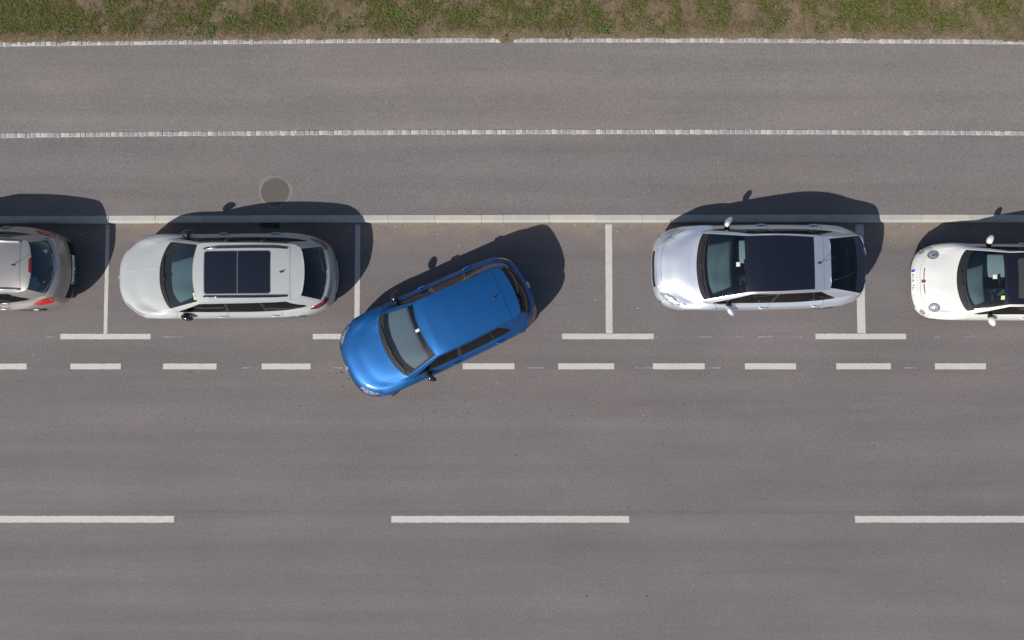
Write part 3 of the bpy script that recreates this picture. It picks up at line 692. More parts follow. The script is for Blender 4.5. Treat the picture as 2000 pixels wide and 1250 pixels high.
def cabin(c, x_dash0, x_dash1, half, zb, dash_mat, seat_mat, front_x, rear_x, shelf=None, zs=.50, dash_step=None, floor_x=None, shelf_mat=None):
    """everything one sees through the glass: floor pan, dashboard, wheel, seats, parcel shelf"""
    root = c.root; fx = floor_x or (x_dash0, c.L - .35)
    bm = bmesh.new(); add_box(bm, fx[0], fx[1], -half - .05, half + .05, .28, .33); bm_obj('floor_pan', bm, M['dash_dark'], root)
    # dashboard: a bowed top that falls away towards the seats
    xs = np.linspace(0, 1, 12); ys = np.linspace(-1, 1, 21); G = np.empty((12, 21, 3))
    for i, u in enumerate(xs):
        for j, v in enumerate(ys):
            x = x_dash0 + .10 * v * v * (1 - u) + (x_dash1 - x_dash0) * u + .05 * u * v * v
            z = zb - .03 - .02 * v * v + .035 * math.sin(u * math.pi * .8) + .045 * math.exp(-((v + .52) / .24) ** 2) * math.sin(min(1, u * 1.1) * math.pi) - (.30 * max(0, u - .82) / .18 if u > .82 else 0)
            if dash_step and u > .38 + .1 * math.sin(v * 2.2): z -= dash_step
            G[i, j] = (x, v * half, z)
    c.panel('dashboard', dash_mat, G, root, gap=0, rim=.2)
    bm = bmesh.new(); n = 24; cx, cy, cz = x_dash1 + .13, -.37, zb - .10
    tube(bm, [(cx + .19 * math.cos(a) * .35, cy + .19 * math.sin(a), cz + .19 * math.cos(a) * .93 * -1) for a in (2 * math.pi * i / n for i in range(n))], .016, 8, True)
    for a in (.4, math.pi - .4, math.pi * 1.5):
        tube(bm, [(cx, cy, cz), (cx - .18 * math.sin(a) * .0 + .0, cy + .18 * math.cos(a), cz + .18 * math.sin(a) * .9)], .014, 6)
    ellipsoid(bm, (cx - .01, cy, cz), (.03, .06, .06), nu=12, nv=8); tube(bm, [(cx, cy, cz), (cx - .22, cy, cz - .08)], .03, 8)
    bm_obj('steering_wheel', bm, M['dash_dark'], root, True)
    for y in (-.37, .37): seat(c, front_x, y, zs, .50, seat_mat)
    seat(c, rear_x, 0, zs, 1.22, seat_mat, .52)
    if shelf:
        bm = bmesh.new(); add_box(bm, shelf[0], shelf[1], -half + .02, half - .02, zb - .09, zb - .06, .01); bm_obj('parcel_shelf', bm, shelf_mat or M['dash_dark'], root)
    bm = bmesh.new(); xm = x_dash1 - .02 + .12; add_box(bm, xm - .02, xm + .02, -.11, .11, c.top(xm, 0) - .14, c.top(xm, 0) - .08, .012, 2); tube(bm, [(xm, 0, c.top(xm, 0) - .09), (xm - .02, 0, c.top(xm - .02, 0) - .008)], .012, 6)
    bm_obj('rear_view_mirror', bm, M['black'], root)

def mirror(c, x, y, z, mat, size=(.085, .125, .075), sweep=.35, folded=False, y_root=None):
    """wing mirror on both flanks: shell swept back, on a stalk from the door"""
    for sgn in (1, -1):
        e = bpy.data.objects.new('wing_mirror', None); COL.objects.link(e); e.parent = c.root; e.location = (x, sgn * y, z); e.empty_display_size = .05
        rot = Matrix.Rotation(sgn * -sweep, 3, 'Z') if not folded else Matrix.Rotation(sgn * (math.pi / 2 - .30) * -1, 3, 'Z')
        bm = bmesh.new(); ellipsoid(bm, (0, 0, 0), size, rot, 24, 14, .85)
        for v in bm.verts:                # pointed outer end, flat glass side
            loc = rot.inverted() @ v.co; k = 1 - .35 * max(0, sgn * loc.y / size[1]); loc.x *= k; loc.z *= (1 - .25 * max(0, sgn * loc.y / size[1]))
            if loc.x > size[0] * .45: loc.x = size[0] * .45
            v.co = rot @ loc
        bm_obj('mirror_shell', bm, mat, e, True)
        bm = bmesh.new(); yr = -sgn * ((y_root or .14)); tube(bm, [(-.01, -yr * .25, -.01), (-.02, yr * .5, -.03), (-.04, yr, -.04)], [.045, .05, .06], 8); bm_obj('mirror_arm', bm, M['black'], e, True)

def handle(c, t, door, side, mat, s_at=3.1, L=.19):
    p = c.ev(np.array([t]), np.array([s_at]))[0]; bm = bmesh.new()
    y = p[1] * side; P = [(p[0] - L / 2, y - side * .006, p[2]), (p[0] - L * .3, y + side * .020, p[2] + .004), (p[0] + L * .3, y + side * .022, p[2] + .006), (p[0] + L / 2, y - side * .004, p[2] + .006)]
    tube(bm, P, [.014, .019, .019, .014], 8); bm_obj('handle', bm, mat, door, True)

def body(c, paint, cfg):
    """the panels common to every car; cfg holds the column numbers of the seams"""
    hood_t, hs = cfg.get('hood_t', 4.7), cfg.get('hood_s', 2.75); fr_t = cfg.get('bump_t', 4.3); fb = cfg.get('bump_s', 2.75)
    A, B, C = cfg.get('A', 6.0), cfg.get('B', 8.0), cfg.get('C', 9.6); tg = cfg.get('tg', 12.0); rb = cfg.get('rb', 11.4); rs = cfg.get('rs', 2.3)
    c.patch('inner_shell', M['lining'], 0.02, 4.99, 0, 14, 1, off=-.02, rim=0, gap=0, nt=150); c.patch('inner_shell', M['lining'], 0.02, 4.99, 0, 14, -1, off=-.02, rim=0, gap=0, nt=150)
    G = c.cap_grid(.15, 13.85, 60, 15); G[..., 2] -= .035; G[..., 1] *= .97; c.panel('headlining', M['seat_grey'], G, gap=0, rim=0)
    ht0 = cfg.get('hood_t0', hood_t); fcut = [(0, fr_t), (fb - .7, fr_t), (fb, ht0)]; rcut = [(0, rb), (rs - .7, rb), (rs, tg)]
    c.patch('front_bumper', paint, 0, fb, 0, fcut, 0, ns=20, nt=60)
    c.patch('bonnet', paint, hs, 4.97, 0, [(hs, cfg.get('hood_t0', hood_t)), (4.97, hood_t)], 0, ns=26, nt=44)
    c.patch('rear_bumper', paint, 0, rs, rcut, 14, 2, ns=18, nt=40)
    tail = c.patch('tailgate', paint, rs, 4.99, tg, 14, 2, ns=18, nt=30)
    doors = {}
    for sd in (1, -1):
        c.patch('fender', paint, 0, 5.0, fcut + [(5, hood_t)], A, sd, ns=30, nt=40)
        c.patch('sill', paint, 0, .45, A, C, sd, ns=4, nt=50)
        d1 = c.patch('door', paint, .45, 5.0, A, B, sd, ns=26, nt=36); d2 = c.patch('door', paint, .45, 5.0, B, C, sd, ns=26, nt=30)
        c.patch('quarter_panel', paint, 0, 5.0, C, rcut + [(5, tg)], sd, ns=30, nt=44)
        handle(c, B - .22, d1, sd, cfg.get('handle', paint)); handle(c, C - .28 if 'hC' not in cfg else cfg['hC'], d2, sd, cfg.get('handle', paint))
        doors[sd] = (d1, d2)
        # greenhouse side: pillars, roof rail, windows
        W = cfg['win']; top_s = cfg.get('top_s', 5.86); bot = 5.06
        wt = W[0]; tip = W[-1]
        f0b, f0t = wt['b0'], wt['t0']; rb_, rt_ = tip['b1'], tip['t1']; tb = cfg.get('tip_s', bot)
        ap = cfg.get('ap', 5.0); d_end = cfg.get('dp', 12.1)
        c.patch('roof_rail', paint, top_s, 6.0, ap, d_end, sd, ns=3, nt=90, gap=0, rim=.03)
        c.patch('windscreen_pillar', paint, 5.0, top_s, ap, [(5, f0b), (bot, f0b), (top_s, f0t)], sd, ns=14, nt=8, gap=0, rim=.03)
        c.patch('rear_pillar', paint, 5.0, top_s, [(5, rb_), (tb, rb_), (top_s, rt_)], d_end, sd, ns=14, nt=24, gap=0, rim=.03)
        c.patch('window_trim', cfg.get('wtrim', M['black']), 5.0, bot, f0b, rb_, sd, ns=3, nt=60, gap=0, off=.003, rim=.02)
        for k, w in enumerate(W):
            par = d1 if k == 0 else (d2 if k == 1 else c.root)
            sb = tb if k == len(W) - 1 else bot
            Rb = [(bot, w['b1']), (tb, w['b1']), (top_s, w['t1'])] if k == len(W) - 1 else [(bot, w['b1']), (top_s, w['t1'])]
            c.patch('window', M[w.get('m', 'glass_tint')], bot, top_s, [(bot, w['b0']), (top_s, w['t0'])], Rb, sd, par, ns=10, nt=20, gap=.004, rim=.006, off=-.002)
            if k: 
                q = W[k - 1]; c.patch('pillar', M['gloss_black'], bot, top_s, [(bot, q['b1']), (top_s, q['t1'])], [(bot, w['b0']), (top_s, w['t0'])], sd, ns=8, nt=3, gap=0, off=.001)
    # windscreen with its black frit band and the scuttle
    cs = cfg.get('cowl', 5.10); wsT = cfg.get('ap', 5.0)
    c.patch('scuttle', M['trim'], 4.97, cs, 0, wsT, 0, ns=5, nt=44, gap=0, off=-.002, rim=.02)
    ws = c.patch('windscreen', M['glass'], cs, 5.99, 0, wsT, 0, ns=22, nt=44, gap=.003, rim=.004)
    c.patch('frit_band', M['gloss_black'], cs, 6.0, wsT - cfg.get('frit', .22), wsT, 1, ws, ns=20, nt=4, gap=0, off=.001, rim=0)
    c.patch('frit_band', M['gloss_black'], cs, 6.0, wsT - cfg.get('frit', .22), wsT, -1, ws, ns=20, nt=4, gap=0, off=.001, rim=0)
    rw = c.patch('rear_window', M[cfg.get('rw_mat', 'glass_dark')], 5.03, 5.97, cfg.get('dp', 12.1), 14, 2, tail, ns=16, nt=30, gap=.003, rim=.004)
    # roof skin, split at the tailgate seam
    seam = cfg.get('seam_x')
    if seam:
        ts = c.t_at_x(seam)
        c.panel('roof', paint, c.cap_grid(.12, ts, 70, 25)); sp = c.panel('spoiler', cfg.get('spoiler', paint), c.cap_grid(ts, 13.9, 26, 25), tail)
    else: c.panel('roof', paint, c.cap_grid(.12, 13.9, 90, 25)); sp = None
    # underside and wheels
    bm = bmesh.new(); add_box(bm, .35, c.L - .35, -.72, .72, .2, .25); bm_obj('underbody', bm, M['lining'], c.root)
    (fw, _, _), (bw, _, _) = c.wheels; r = cfg.get('wr', .315); tr = cfg.get('track', .745)
    for y in (tr, -tr): wheel(c, fw, y, r, steer=cfg.get('steer', 0)); wheel(c, bw, y, r)
    return dict(tail=tail, ws=ws, rw=rw, doors=doors, spoiler=sp)

def wipers(c, segs, parent=None):
    for pts in segs:
        c.strip('wiper', M['black'], pts, .011, .016, parent, 6)
def antenna(c, x, y, mat, whip=None):
    bm = bmesh.new(); z = c.top(x, y)
    ellipsoid(bm, (x, y, z + .008), (.045, .022, .014), nu=14, nv=8)
    if whip: tube(bm, [(x, y, z + .012), (x + whip[0], y + whip[1], z + whip[2])], [.007, .003], 6)
    else: tube(bm, [(x - .01, y, z + .01), (x + .05, y, z + .055)], [.016, .005], 8)
    bm_obj('antenna', bm, M['black'], c.root, True)
def plate(c, t_half, s0, s1, side, text, band=True, parent=None, off=.012):
    """number plate on the nose (side 0) or tail (side 2), lettering reading upright to someone facing it"""
    Lf, Rf = (0, t_half) if side == 0 else (14 - t_half, 14)
    G = c.grid(s0, s1, Lf, Rf, side, nt=8, ns=4); o = c.panel('number_plate', M['white'], G, parent, off=off, gap=0, rim=.004)
    mid = c.ev(np.array([0.0 if side == 0 else 14.0]), np.array([(s0 + s1) / 2]))[0]
    lo = c.ev(np.array([0.0 if side == 0 else 14.0]), np.array([s0]))[0]; hi = c.ev(np.array([0.0 if side == 0 else 14.0]), np.array([s1]))[0]
    up = Vector(hi - lo); hgt = up.length; up.normalize(); right = Vector((0, -1, 0)) if side == 0 else Vector((0, 1, 0)); nrm = right.cross(up)
    wid = (G[..., 1].max() - G[..., 1].min())
    mtx = Matrix.Translation(Vector(mid) + nrm * (off + .007) + right * (.02 if band else 0)) @ Matrix((right, up, nrm)).transposed().to_4x4()
    words = text.split()
    for n_, wd in enumerate(words):
        text_mesh('lettering', wd, hgt * .95, M['ink'], o, mtx @ Matrix.Translation((((n_ + .5) / len(words) - .5) * wid * .82, 0, 0)), 1.12)
    if band:
        p = Vector(mid) + nrm * (off + .004) - right * (wid / 2 - .024); bm = bmesh.new()
        vs = [bm.verts.new(p + right * a + up * b) for a, b in ((-.022, -hgt / 2), (.022, -hgt / 2), (.022, hgt / 2), (-.022, hgt / 2))]; bm.faces.new(vs); bm_obj('country_band', bm, M['eu_blue'], o)
    return o
def badge(c, x, y, z, nrm, r, kind, parent=None):
    """small round, winged or diamond emblem facing along nrm"""
    nrm = Vector(nrm).normalized(); u = Vector((0, 0, 1)).cross(nrm)
    if u.length < .05: u = Vector((0, 1, 0))
    u.normalize(); v = nrm.cross(u); p = Vector((x, y, z)); bm = bmesh.new(); pt = lambda a, b, h=0: p + u * a * r + v * b * r + nrm * h
    ring = lambda rx, ry, n=20, pw=1: [pt(rx * math.cos(2 * math.pi * i / n), ry * math.sin(2 * math.pi * i / n), .004) for i in range(n)]
    if kind == 'diamond': tube(bm, [pt(0, 1, .005), pt(.62, .1, .005), pt(.0, -1, .005), pt(-.62, -.1, .005)], r * .16, 6, True)
    else: tube(bm, ring(1, 1), r * .11, 6, True)
    if kind == 'vw':
        tube(bm, [pt(-.4, .85, .004), pt(0, .12, .004), pt(.4, .85, .004)], r * .09, 5); tube(bm, [pt(-.85, .35, .004), pt(-.42, -.8, .004), pt(0, .0, .004), pt(.42, -.8, .004), pt(.85, .35, .004)], r * .09, 5)
    if kind == 'ovals':
        tube(bm, ring(.42, .85), r * .09, 5, True); tube(bm, [pt(.85 * math.cos(a), .35 + .28 * math.sin(a), .004) for a in (2 * math.pi * i / 16 for i in range(16))], r * .09, 5, True)
    if kind == 'arrow': tube(bm, [pt(-.6, -.3, .004), pt(.1, .1, .004), pt(.65, .6, .004)], r * .14, 5); tube(bm, [pt(-.2, .5, .004), pt(.1, .1, .004), pt(.1, -.6, .004)], r * .12, 5)
    return bm_obj('badge', bm, M['chrome'], parent or c.root, True)

# ---- 1. grey estate car with a panoramic roof
def v(*a): return np.array(a, float)
EST2 = [(0, 0), (.02, .33), (.11, .545), (.27, .70), (.50, .845), (.85, .892), (1.3, .895), (1.8, .895), (2.4, .895), (3.2, .892), (3.72, .875), (4.16, .80), (4.465, .63), (4.575, .34), (4.612, 0)]
EST3 = v((.05, 0, .77), (.075, .30, .77), (.17, .51, .77), (.32, .66, .78), (.56, .785, .83), (.88, .835, .87), (1.3, .86, .88), (1.8, .865, .87), (2.4, .865, .87), (3.2, .862, .88), (3.74, .84, .92), (4.15, .765, .95), (4.43, .60, .95), (4.54, .32, .94), (4.575, 0, .94))
EST4 = v((.48, 0, .905), (.51, .25, .90), (.58, .45, .893), (.69, .585, .89), (.86, .685, .91), (1.03, .745, .93), (1.34, .785, .95), (1.8, .80, .955), (2.4, .80, .96), (3.2, .795, .97), (3.75, .765, 1.01), (4.14, .69, 1.04), (4.40, .58, 1.04), (4.505, .31, 1.03), (4.54, 0, 1.03))
EST5 = v((.985, 0, .985), (1.0, .22, .985), (1.05, .41, .985), (1.11, .55, .99), (1.165, .645, .99), (1.215, .70, .995), (1.32, .745, 1.0), (1.8, .775, .985), (2.4, .78, .99), (3.2, .775, 1.0), (3.75, .74, 1.03), (4.11, .67, 1.08), (4.345, .575, 1.085), (4.43, .31, 1.085), (4.465, 0, 1.085))
EST6 = v((1.80, 0, 1.415), (1.805, .18, 1.413), (1.825, .34, 1.405), (1.85, .46, 1.395), (1.87, .54, 1.385), (1.885, .585, 1.378), (1.95, .607, 1.388), (2.1, .612, 1.41), (2.45, .608, 1.43), (3.2, .597, 1.425), (3.68, .578, 1.395), (3.90, .556, 1.365), (3.985, .50, 1.365), (4.06, .27, 1.395), (4.082, 0, 1.398))
RIDGE_E = [(1.8, 1.415), (2.0, 1.44), (2.4, 1.462), (2.9, 1.468), (3.4, 1.455), (3.8, 1.425), (4.09, 1.398)]
M['paint_grey'] = car_paint('light_grey_paint', (.312, .322, .315), 0, .5, .8)
est = Car('estate_car', 'light grey estate car with a panoramic glass roof and black roof rails', (231.8, 541.4, .7), R(.6), 4.612,
          make_rings(EST2, [.60] * 15, EST3, EST4, EST5, EST6), RIDGE_E, [(.90, .315, .365), (3.60, .315, .365)])
WIN_E = [dict(b0=6.12, b1=7.95, t0=6.3, t1=7.95), dict(b0=8.06, b1=8.98, t0=8.06, t1=8.92, m='glass_dark'), dict(b0=9.06, b1=10.88, t0=9.02, t1=10.0, m='glass_dark')]
be = body(est, M['paint_grey'], dict(win=WIN_E, tip_s=5.2, seam_x=3.79, handle=M['paint_grey'], hood_t=4.75, hood_t0=4.1, bump_t=4.3, cowl=5.16))
for a, b, q in ((2.047, 2.716, (1, 0)), (2.734, 3.39, (0, 1))): est.drape('roof_glass', M['gloss_black'], rrect(a, b, .432, .05, q), .006, rings=6, dense=.06)
est.drape('roof_glass_frame', M['seam_grey'], rrect(2.032, 3.405, .446, .06), .002, rings=6, dense=.06)
for sg in (1, -1):
    est.strip('roof_rail_bar', M['gloss_black'], [(2.03, .488 * sg), (2.3, .505 * sg), (3.0, .51 * sg), (3.5, .505 * sg), (3.73, .49 * sg)], .019, .012, None, 10, .022)
    est.strip('bonnet_crease', M['paint_grey'], [(.10, .07 * sg), (.5, .115 * sg), (.96, .155 * sg)], .006, -.0035, None, 6)
    est.drape('headlight', M['head'], [(.20, .555 * sg), (.30, .67 * sg), (.46, .785 * sg), (.62, .815 * sg), (.42, .735 * sg), (.30, .62 * sg), (.235, .55 * sg)][::sg], .003, rings=3)
    est.patch('tail_light', M['tail_dark'], 2.95, 4.5, [(2.95, 11.35), (3.5, 10.85), (4.5, 11.75)], [(2.95, 12.3), (4.5, 12.4)], sg, off=.005, ns=14, nt=20)
mirror(est, 1.55, .885, .975, M['gloss_black'], (.075, .135, .075), folded=True, y_root=.06)
antenna(est, 3.62, .0, M['black'])
wipers(est, [[(1.06, .12), (1.10, -.25), (1.20, -.62)], [(1.09, .42), (1.075, .05), (1.12, -.1)]], None)
est.strip('wiper', M['black'], [(4.43, .01), (4.36, .30), (4.31, .50)], .011, .014, be['rw'], 6)
est.strip('chrome_strip', M['chrome'], [(4.37, -.55), (4.445, -.30), (4.478, 0)], .007, .002, be['tail'], 6)  # thin chrome strip along one half of the tailgate edge
est.drape('sticker', M['sticker'], [(1.80, -.405), (1.80, -.46), (1.84, -.468), (1.84, -.412)], .004, be['ws'], dense=.05, rings=1); est.drape('sticker', M['sticker_y'], [(1.81, -.475), (1.815, -.545), (1.865, -.555), (1.86, -.483)], .004, be['ws'], dense=.05, rings=1)
badge(est, .022, 0, .74, (-1, 0, .75), .045, 'arrow')
est.patch('grille', M['gloss_black'], 1.7, 2.55, 0, 1.6, 0, off=.004, ns=6, nt=12)
est.patch('lower_grille', M['black'], .6, 1.25, 0, 1.8, 0, off=.004, ns=5, nt=12)
plate(est, 1.0, .9, 1.25, 0, '', False, None, .006)
plate(est, 1.0, 1.2, 1.6, 2, '', False, None, .006)
cabin(est, 1.10, 1.86, .69, .96, M['dash'], M['seat_dark'], 2.15, 3.05, (3.55, 4.25))

# ---- 2. blue hatchback pulling out of the bay
BL2 = [(0, 0), (.012, .35), (.085, .58), (.22, .74), (.45, .855), (.85, .897), (1.25, .90), (1.7, .90), (2.3, .898), (2.95, .888), (3.45, .862), (3.88, .795), (4.115, .635), (4.205, .33), (4.235, 0)]
BL3 = v((.06, 0, .76), (.08, .30, .76), (.16, .50, .765), (.31, .65, .79), (.56, .765, .84), (.85, .825, .875), (1.25, .855, .89), (1.7, .865, .88), (2.3, .865, .88), (2.95, .855, .89), (3.45, .83, .91), (3.85, .77, .92), (4.09, .61, .91), (4.178, .32, .90), (4.205, 0, .90))
BL4 = v((.46, 0, .90), (.48, .25, .897), (.545, .45, .89), (.64, .58, .89), (.80, .675, .91), (.97, .735, .93), (1.27, .785, .955), (1.7, .80, .96), (2.3, .80, .965), (2.95, .79, .98), (3.45, .765, 1.0), (3.82, .72, 1.0), (4.05, .595, .99), (4.138, .31, .985), (4.165, 0, .985))
BL5 = v((.95, 0, .985), (.965, .22, .985), (1.005, .41, .985), (1.055, .55, .99), (1.10, .64, .99), (1.145, .70, .995), (1.25, .75, 1.0), (1.7, .775, .985), (2.3, .775, .99), (2.95, .765, 1.0), (3.43, .74, 1.03), (3.76, .69, 1.04), (3.965, .585, 1.04), (4.08, .31, 1.04), (4.115, 0, 1.04))
BL6 = v((1.80, 0, 1.40), (1.805, .18, 1.398), (1.82, .34, 1.39), (1.84, .45, 1.38), (1.86, .53, 1.37), (1.875, .572, 1.364), (1.94, .592, 1.375), (2.08, .598, 1.395), (2.38, .596, 1.405), (2.95, .578, 1.40), (3.40, .552, 1.385), (3.71, .53, 1.366), (3.80, .485, 1.368), (3.862, .27, 1.384), (3.878, 0, 1.388))
RIDGE_B = [(1.8, 1.40), (2.0, 1.428), (2.4, 1.45), (2.8, 1.452), (3.3, 1.435), (3.6, 1.415), (3.88, 1.39)]
M['paint_blue'] = car_paint('metallic_blue_paint', (.003, .078, .25), .65, .5, .45, .12)
blue = Car('hatchback', 'bright metallic blue hatchback angled out of its parking bay', (677.5, 719.5, .6), R(24.6), 4.235,
           make_rings(BL2, [.58] * 15, BL3, BL4, BL5, BL6), RIDGE_B, [(.86, .315, .365), (3.49, .315, .365)])
WIN_B = [dict(b0=6.1, b1=7.93, t0=6.28, t1=7.9), dict(b0=8.08, b1=9.25, t0=8.05, t1=9.2, m='glass_dark'), dict(b0=9.32, b1=10.15, t0=9.27, t1=9.72, m='glass_dark')]
bb = body(blue, M['paint_blue'], dict(win=WIN_B, tip_s=5.15, seam_x=3.615, hood_t=4.75, hood_t0=3.0, bump_t=4.0, cowl=5.13, C=9.75, steer=R(20), rw_mat='glass_tint', tg=11.9))
for sg in (1, -1):
    blue.drape('headlight', M['head'], [(.085, .50 * sg), (.16, .64 * sg), (.30, .755 * sg), (.50, .815 * sg), (.40, .745 * sg), (.27, .64 * sg), (.16, .50 * sg)][::sg], .003, rings=3)
    for qx, qy, qa, qb in ((.17, .59, .04, .018), (.24, .665, .035, .022), (.34, .735, .04, .022), (.43, .785, .03, .014)): blue.drape('headlight_reflector', M['reflector'], circle(qx, qy * sg, qa, qb, 12, .8 * sg), .006, rings=2)
    blue.patch('tail_light', M['tail_dark'], 2.75, 4.1, [(2.75, 11.2), (3.4, 10.95), (4.1, 11.5)], [(2.75, 12.55), (4.1, 12.45)], sg, off=.005, ns=14, nt=20)
    blue.strip('bonnet_crease', M['paint_blue'], [(.20, .47 * sg), (.6, .60 * sg), (1.02, .66 * sg)], .006, -.003, None, 6)
mirror(blue, 1.585, .925, .985, M['gloss_black'], (.09, .125, .08), .5)
antenna(blue, 3.45, .0, M['black'])
wipers(blue, [[(1.02, .10), (1.05, -.25), (1.15, -.62)], [(1.07, .48), (1.04, .12), (1.045, -.12)]], None)
blue.strip('wiper', M['black'], [(4.07, .0), (4.03, .28), (3.97, .46)], .011, .012, bb['rw'], 6)
blue.drape('sticker', M['sticker'], [(1.70, .02), (1.70, .075), (1.785, .075), (1.785, .02)], .004, bb['ws'], dense=.05, rings=1)
badge(blue, .018, 0, .70, (-1, 0, .55), .06, 'vw'); badge(blue, 4.212, 0, .86, (1, 0, .35), .065, 'vw', bb['tail'])
blue.patch('grille', M['gloss_black'], 2.1, 2.6, 0, 2.2, 0, off=.003, ns=4, nt=16); blue.patch('lower_grille', M['black'], .5, 1.4, 0, 2.0, 0, off=.003, ns=5, nt=14)
plate(blue, 1.0, .75, 1.15, 0, '', False, None, .006); plate(blue, 1.0, 1.5, 1.95, 2, '', False)
cabin(blue, 1.06, 1.82, .69, .955, M['dash_haze'], M['seat_dark'], 2.12, 2.98, (3.35, 3.95))

# ---- 3. silver liftback with a black roof
PR2 = [(0, 0), (.02, .35), (.09, .58), (.22, .745), (.45, .855), (.90, .893), (1.3, .90), (1.8, .905), (2.4, .90), (3.1, .888), (3.6, .868), (4.05, .80), (4.34, .64), (4.44, .34), (4.465, 0)]
PR3 = v((.10, 0, .70), (.115, .30, .70), (.17, .47, .705), (.31, .66, .745), (.58, .79, .82), (.92, .84, .865), (1.3, .86, .88), (1.8, .868, .885), (2.4, .865, .90), (3.1, .85, .92), (3.6, .83, .95), (4.03, .765, .97), (4.31, .60, .97), (4.40, .33, .95), (4.425, 0, .95))
PR4 = v((.42, 0, .845), (.435, .25, .843), (.49, .43, .84), (.60, .57, .85), (.80, .69, .885), (.98, .745, .92), (1.25, .785, .945), (1.8, .80, .955), (2.4, .80, .965), (3.1, .785, .99), (3.6, .755, 1.04), (4.0, .69, 1.07), (4.285, .59, 1.06), (4.385, .32, 1.04), (4.412, 0, 1.04))
PR5 = v((.90, 0, .97), (.912, .22, .97), (.94, .42, .975), (.975, .56, .98), (1.005, .645, .985), (1.03, .695, .99), (1.14, .745, .995), (1.8, .77, .985), (2.4, .77, .995), (3.1, .755, 1.02), (3.58, .715, 1.075), (3.95, .65, 1.11), (4.27, .585, 1.11), (4.37, .31, 1.10), (4.405, 0, 1.10))
PR6 = v((1.865, 0, 1.43), (1.866, .18, 1.428), (1.868, .34, 1.42), (1.872, .46, 1.41), (1.876, .53, 1.40), (1.88, .575, 1.392), (1.98, .592, 1.425), (2.15, .597, 1.46), (2.5, .596, 1.495), (3.1, .572, 1.465), (3.38, .552, 1.405), (3.50, .536, 1.37), (3.535, .50, 1.37), (3.55, .27, 1.385), (3.558, 0, 1.388))
RIDGE_P = [(1.86, 1.43), (2.1, 1.485), (2.45, 1.515), (2.8, 1.51), (3.2, 1.465), (3.56, 1.388)]
M['paint_silver'] = car_paint('silver_metallic_paint', (.66, .68, .73), .8, .40, 1.0, .06)
M['paint_band'] = M['paint_silver']
pri = Car('hatchback', 'silver hatchback with a black roof and a silver band ahead of its rear glass', (1271.5, 526.5, .5), R(.6), 4.465,
          make_rings(PR2, [.52, .52, .53, .55, .6, .63, .64, .64, .64, .65, .66, .68, .70, .70, .70], PR3, PR4, PR5, PR6), RIDGE_P, [(.92, .315, .36), (3.62, .315, .36)])
WIN_P = [dict(b0=6.08, b1=7.95, t0=6.25, t1=7.9), dict(b0=8.06, b1=9.35, t0=8.02, t1=9.25, m='glass_tint'), dict(b0=9.42, b1=10.35, t0=9.32, t1=9.8, m='glass_tint')]
bp_ = body(pri, M['paint_silver'], dict(win=WIN_P, tip_s=5.18, seam_x=3.40, hood_t=4.8, hood_t0=2.7, hood_s=3.28, bump_s=3.28, bump_t=2.7, cowl=5.14, frit=.35, dp=11.9, tg=11.9, C=9.8, rw_mat='glass_dark', spoiler=M['paint_silver']))
ptop = lambda x0, x1, e0, e1: [(x0, -e0), (x0, e0), ((x0 + x1) / 2, (e0 + e1) / 2 + .006), (x1, e1), (x1, -e1), ((x0 + x1) / 2, -(e0 + e1) / 2 - .006)]
pri.drape('black_roof_panel', M['gloss_black'], [(1.80, -.588), (1.80, .588), (1.88, .577), (2.5, .572), (3.195, .535), (3.195, -.535), (2.5, -.572), (1.88, -.577)], .005, rings=20, dense=.03)
pri.drape('rear_glass_bar', M['gloss_black'], [(4.12, -.57), (4.155, 0), (4.12, .57), (4.25, .56), (4.385, .32), (4.405, 0), (4.385, -.32), (4.25, -.56)], .006, bp_['tail'], rings=6, dense=.05)
for sg in (1, -1):
    pri.drape('headlight', M['head'], [(.125, .50 * sg), (.24, .65 * sg), (.40, .785 * sg), (.56, .80 * sg), (.73, .79 * sg), (.50, .715 * sg), (.45, .62 * sg), (.31, .535 * sg)][::sg], .004, rings=3)
    for qx, qy, qa, qb in ((.27, .60, .05, .028), (.36, .665, .055, .04), (.45, .745, .05, .026), (.60, .778, .06, .012)): pri.drape('headlight_reflector', M['reflector'], circle(qx, qy * sg, qa, qb, 14, .75 * sg), .007, rings=2)
    pri.patch('tail_light', M['head'], 2.4, 3.6, [(2.4, 11.6), (3.6, 11.35)], [(2.4, 12.15), (3.6, 12.1)], sg, off=.005, ns=12, nt=12)
    pri.drape('fog_light', M['chrome'], [(.115, .66 * sg), (.17, .735 * sg), (.215, .765 * sg), (.16, .69 * sg)][::sg], .006, rings=2)
pri.strip('bumper_trim', M['paint_silver'], [(.125, -.42), (.10, -.25), (.088, 0), (.10, .25), (.125, .42)], .009, .0, None, 6)
pri.strip('bonnet_crease', M['paint_silver'], [(.90, -.56), (.80, -.40), (.735, -.2), (.72, 0), (.735, .2), (.78, .36)], .007, -.0035, None, 6)
pri.patch('grille', M['gloss_black'], 2.28, 2.62, 0, 1.25, 0, off=.006, ns=4, nt=16)
pri.patch('lower_grille', M['black'], .5, 1.5, 0, 1.6, 0, off=.004, ns=5, nt=14)
mirror(pri, 1.575, .93, .985, M['paint_silver'], (.08, .125, .075), .5)
pz = M['black']; antenna(pri, 3.30, .0, pz, (.26, .10, .30))
wipers(pri, [[(.975, -.07), (.99, -.35), (1.06, -.62)], [(.955, .0), (.99, .30), (1.04, .50)]], None)
pri.strip('wiper', M['black'], [(3.62, -.34), (3.85, -.28), (4.10, -.16)], .010, .010, bp_['rw'], 6)
pri.drape('sticker', M['sticker'], [(1.63, -.045), (1.63, .045), (1.70, .045), (1.70, -.045)], .004, bp_['ws'], dense=.05, rings=1)
badge(pri, .085, 0, .665, (-1, 0, .9), .055, 'ovals'); plate(pri, 1.0, .9, 1.3, 0, '', False, None, .006); plate(pri, 1.0, 1.3, 1.75, 2, '', False)
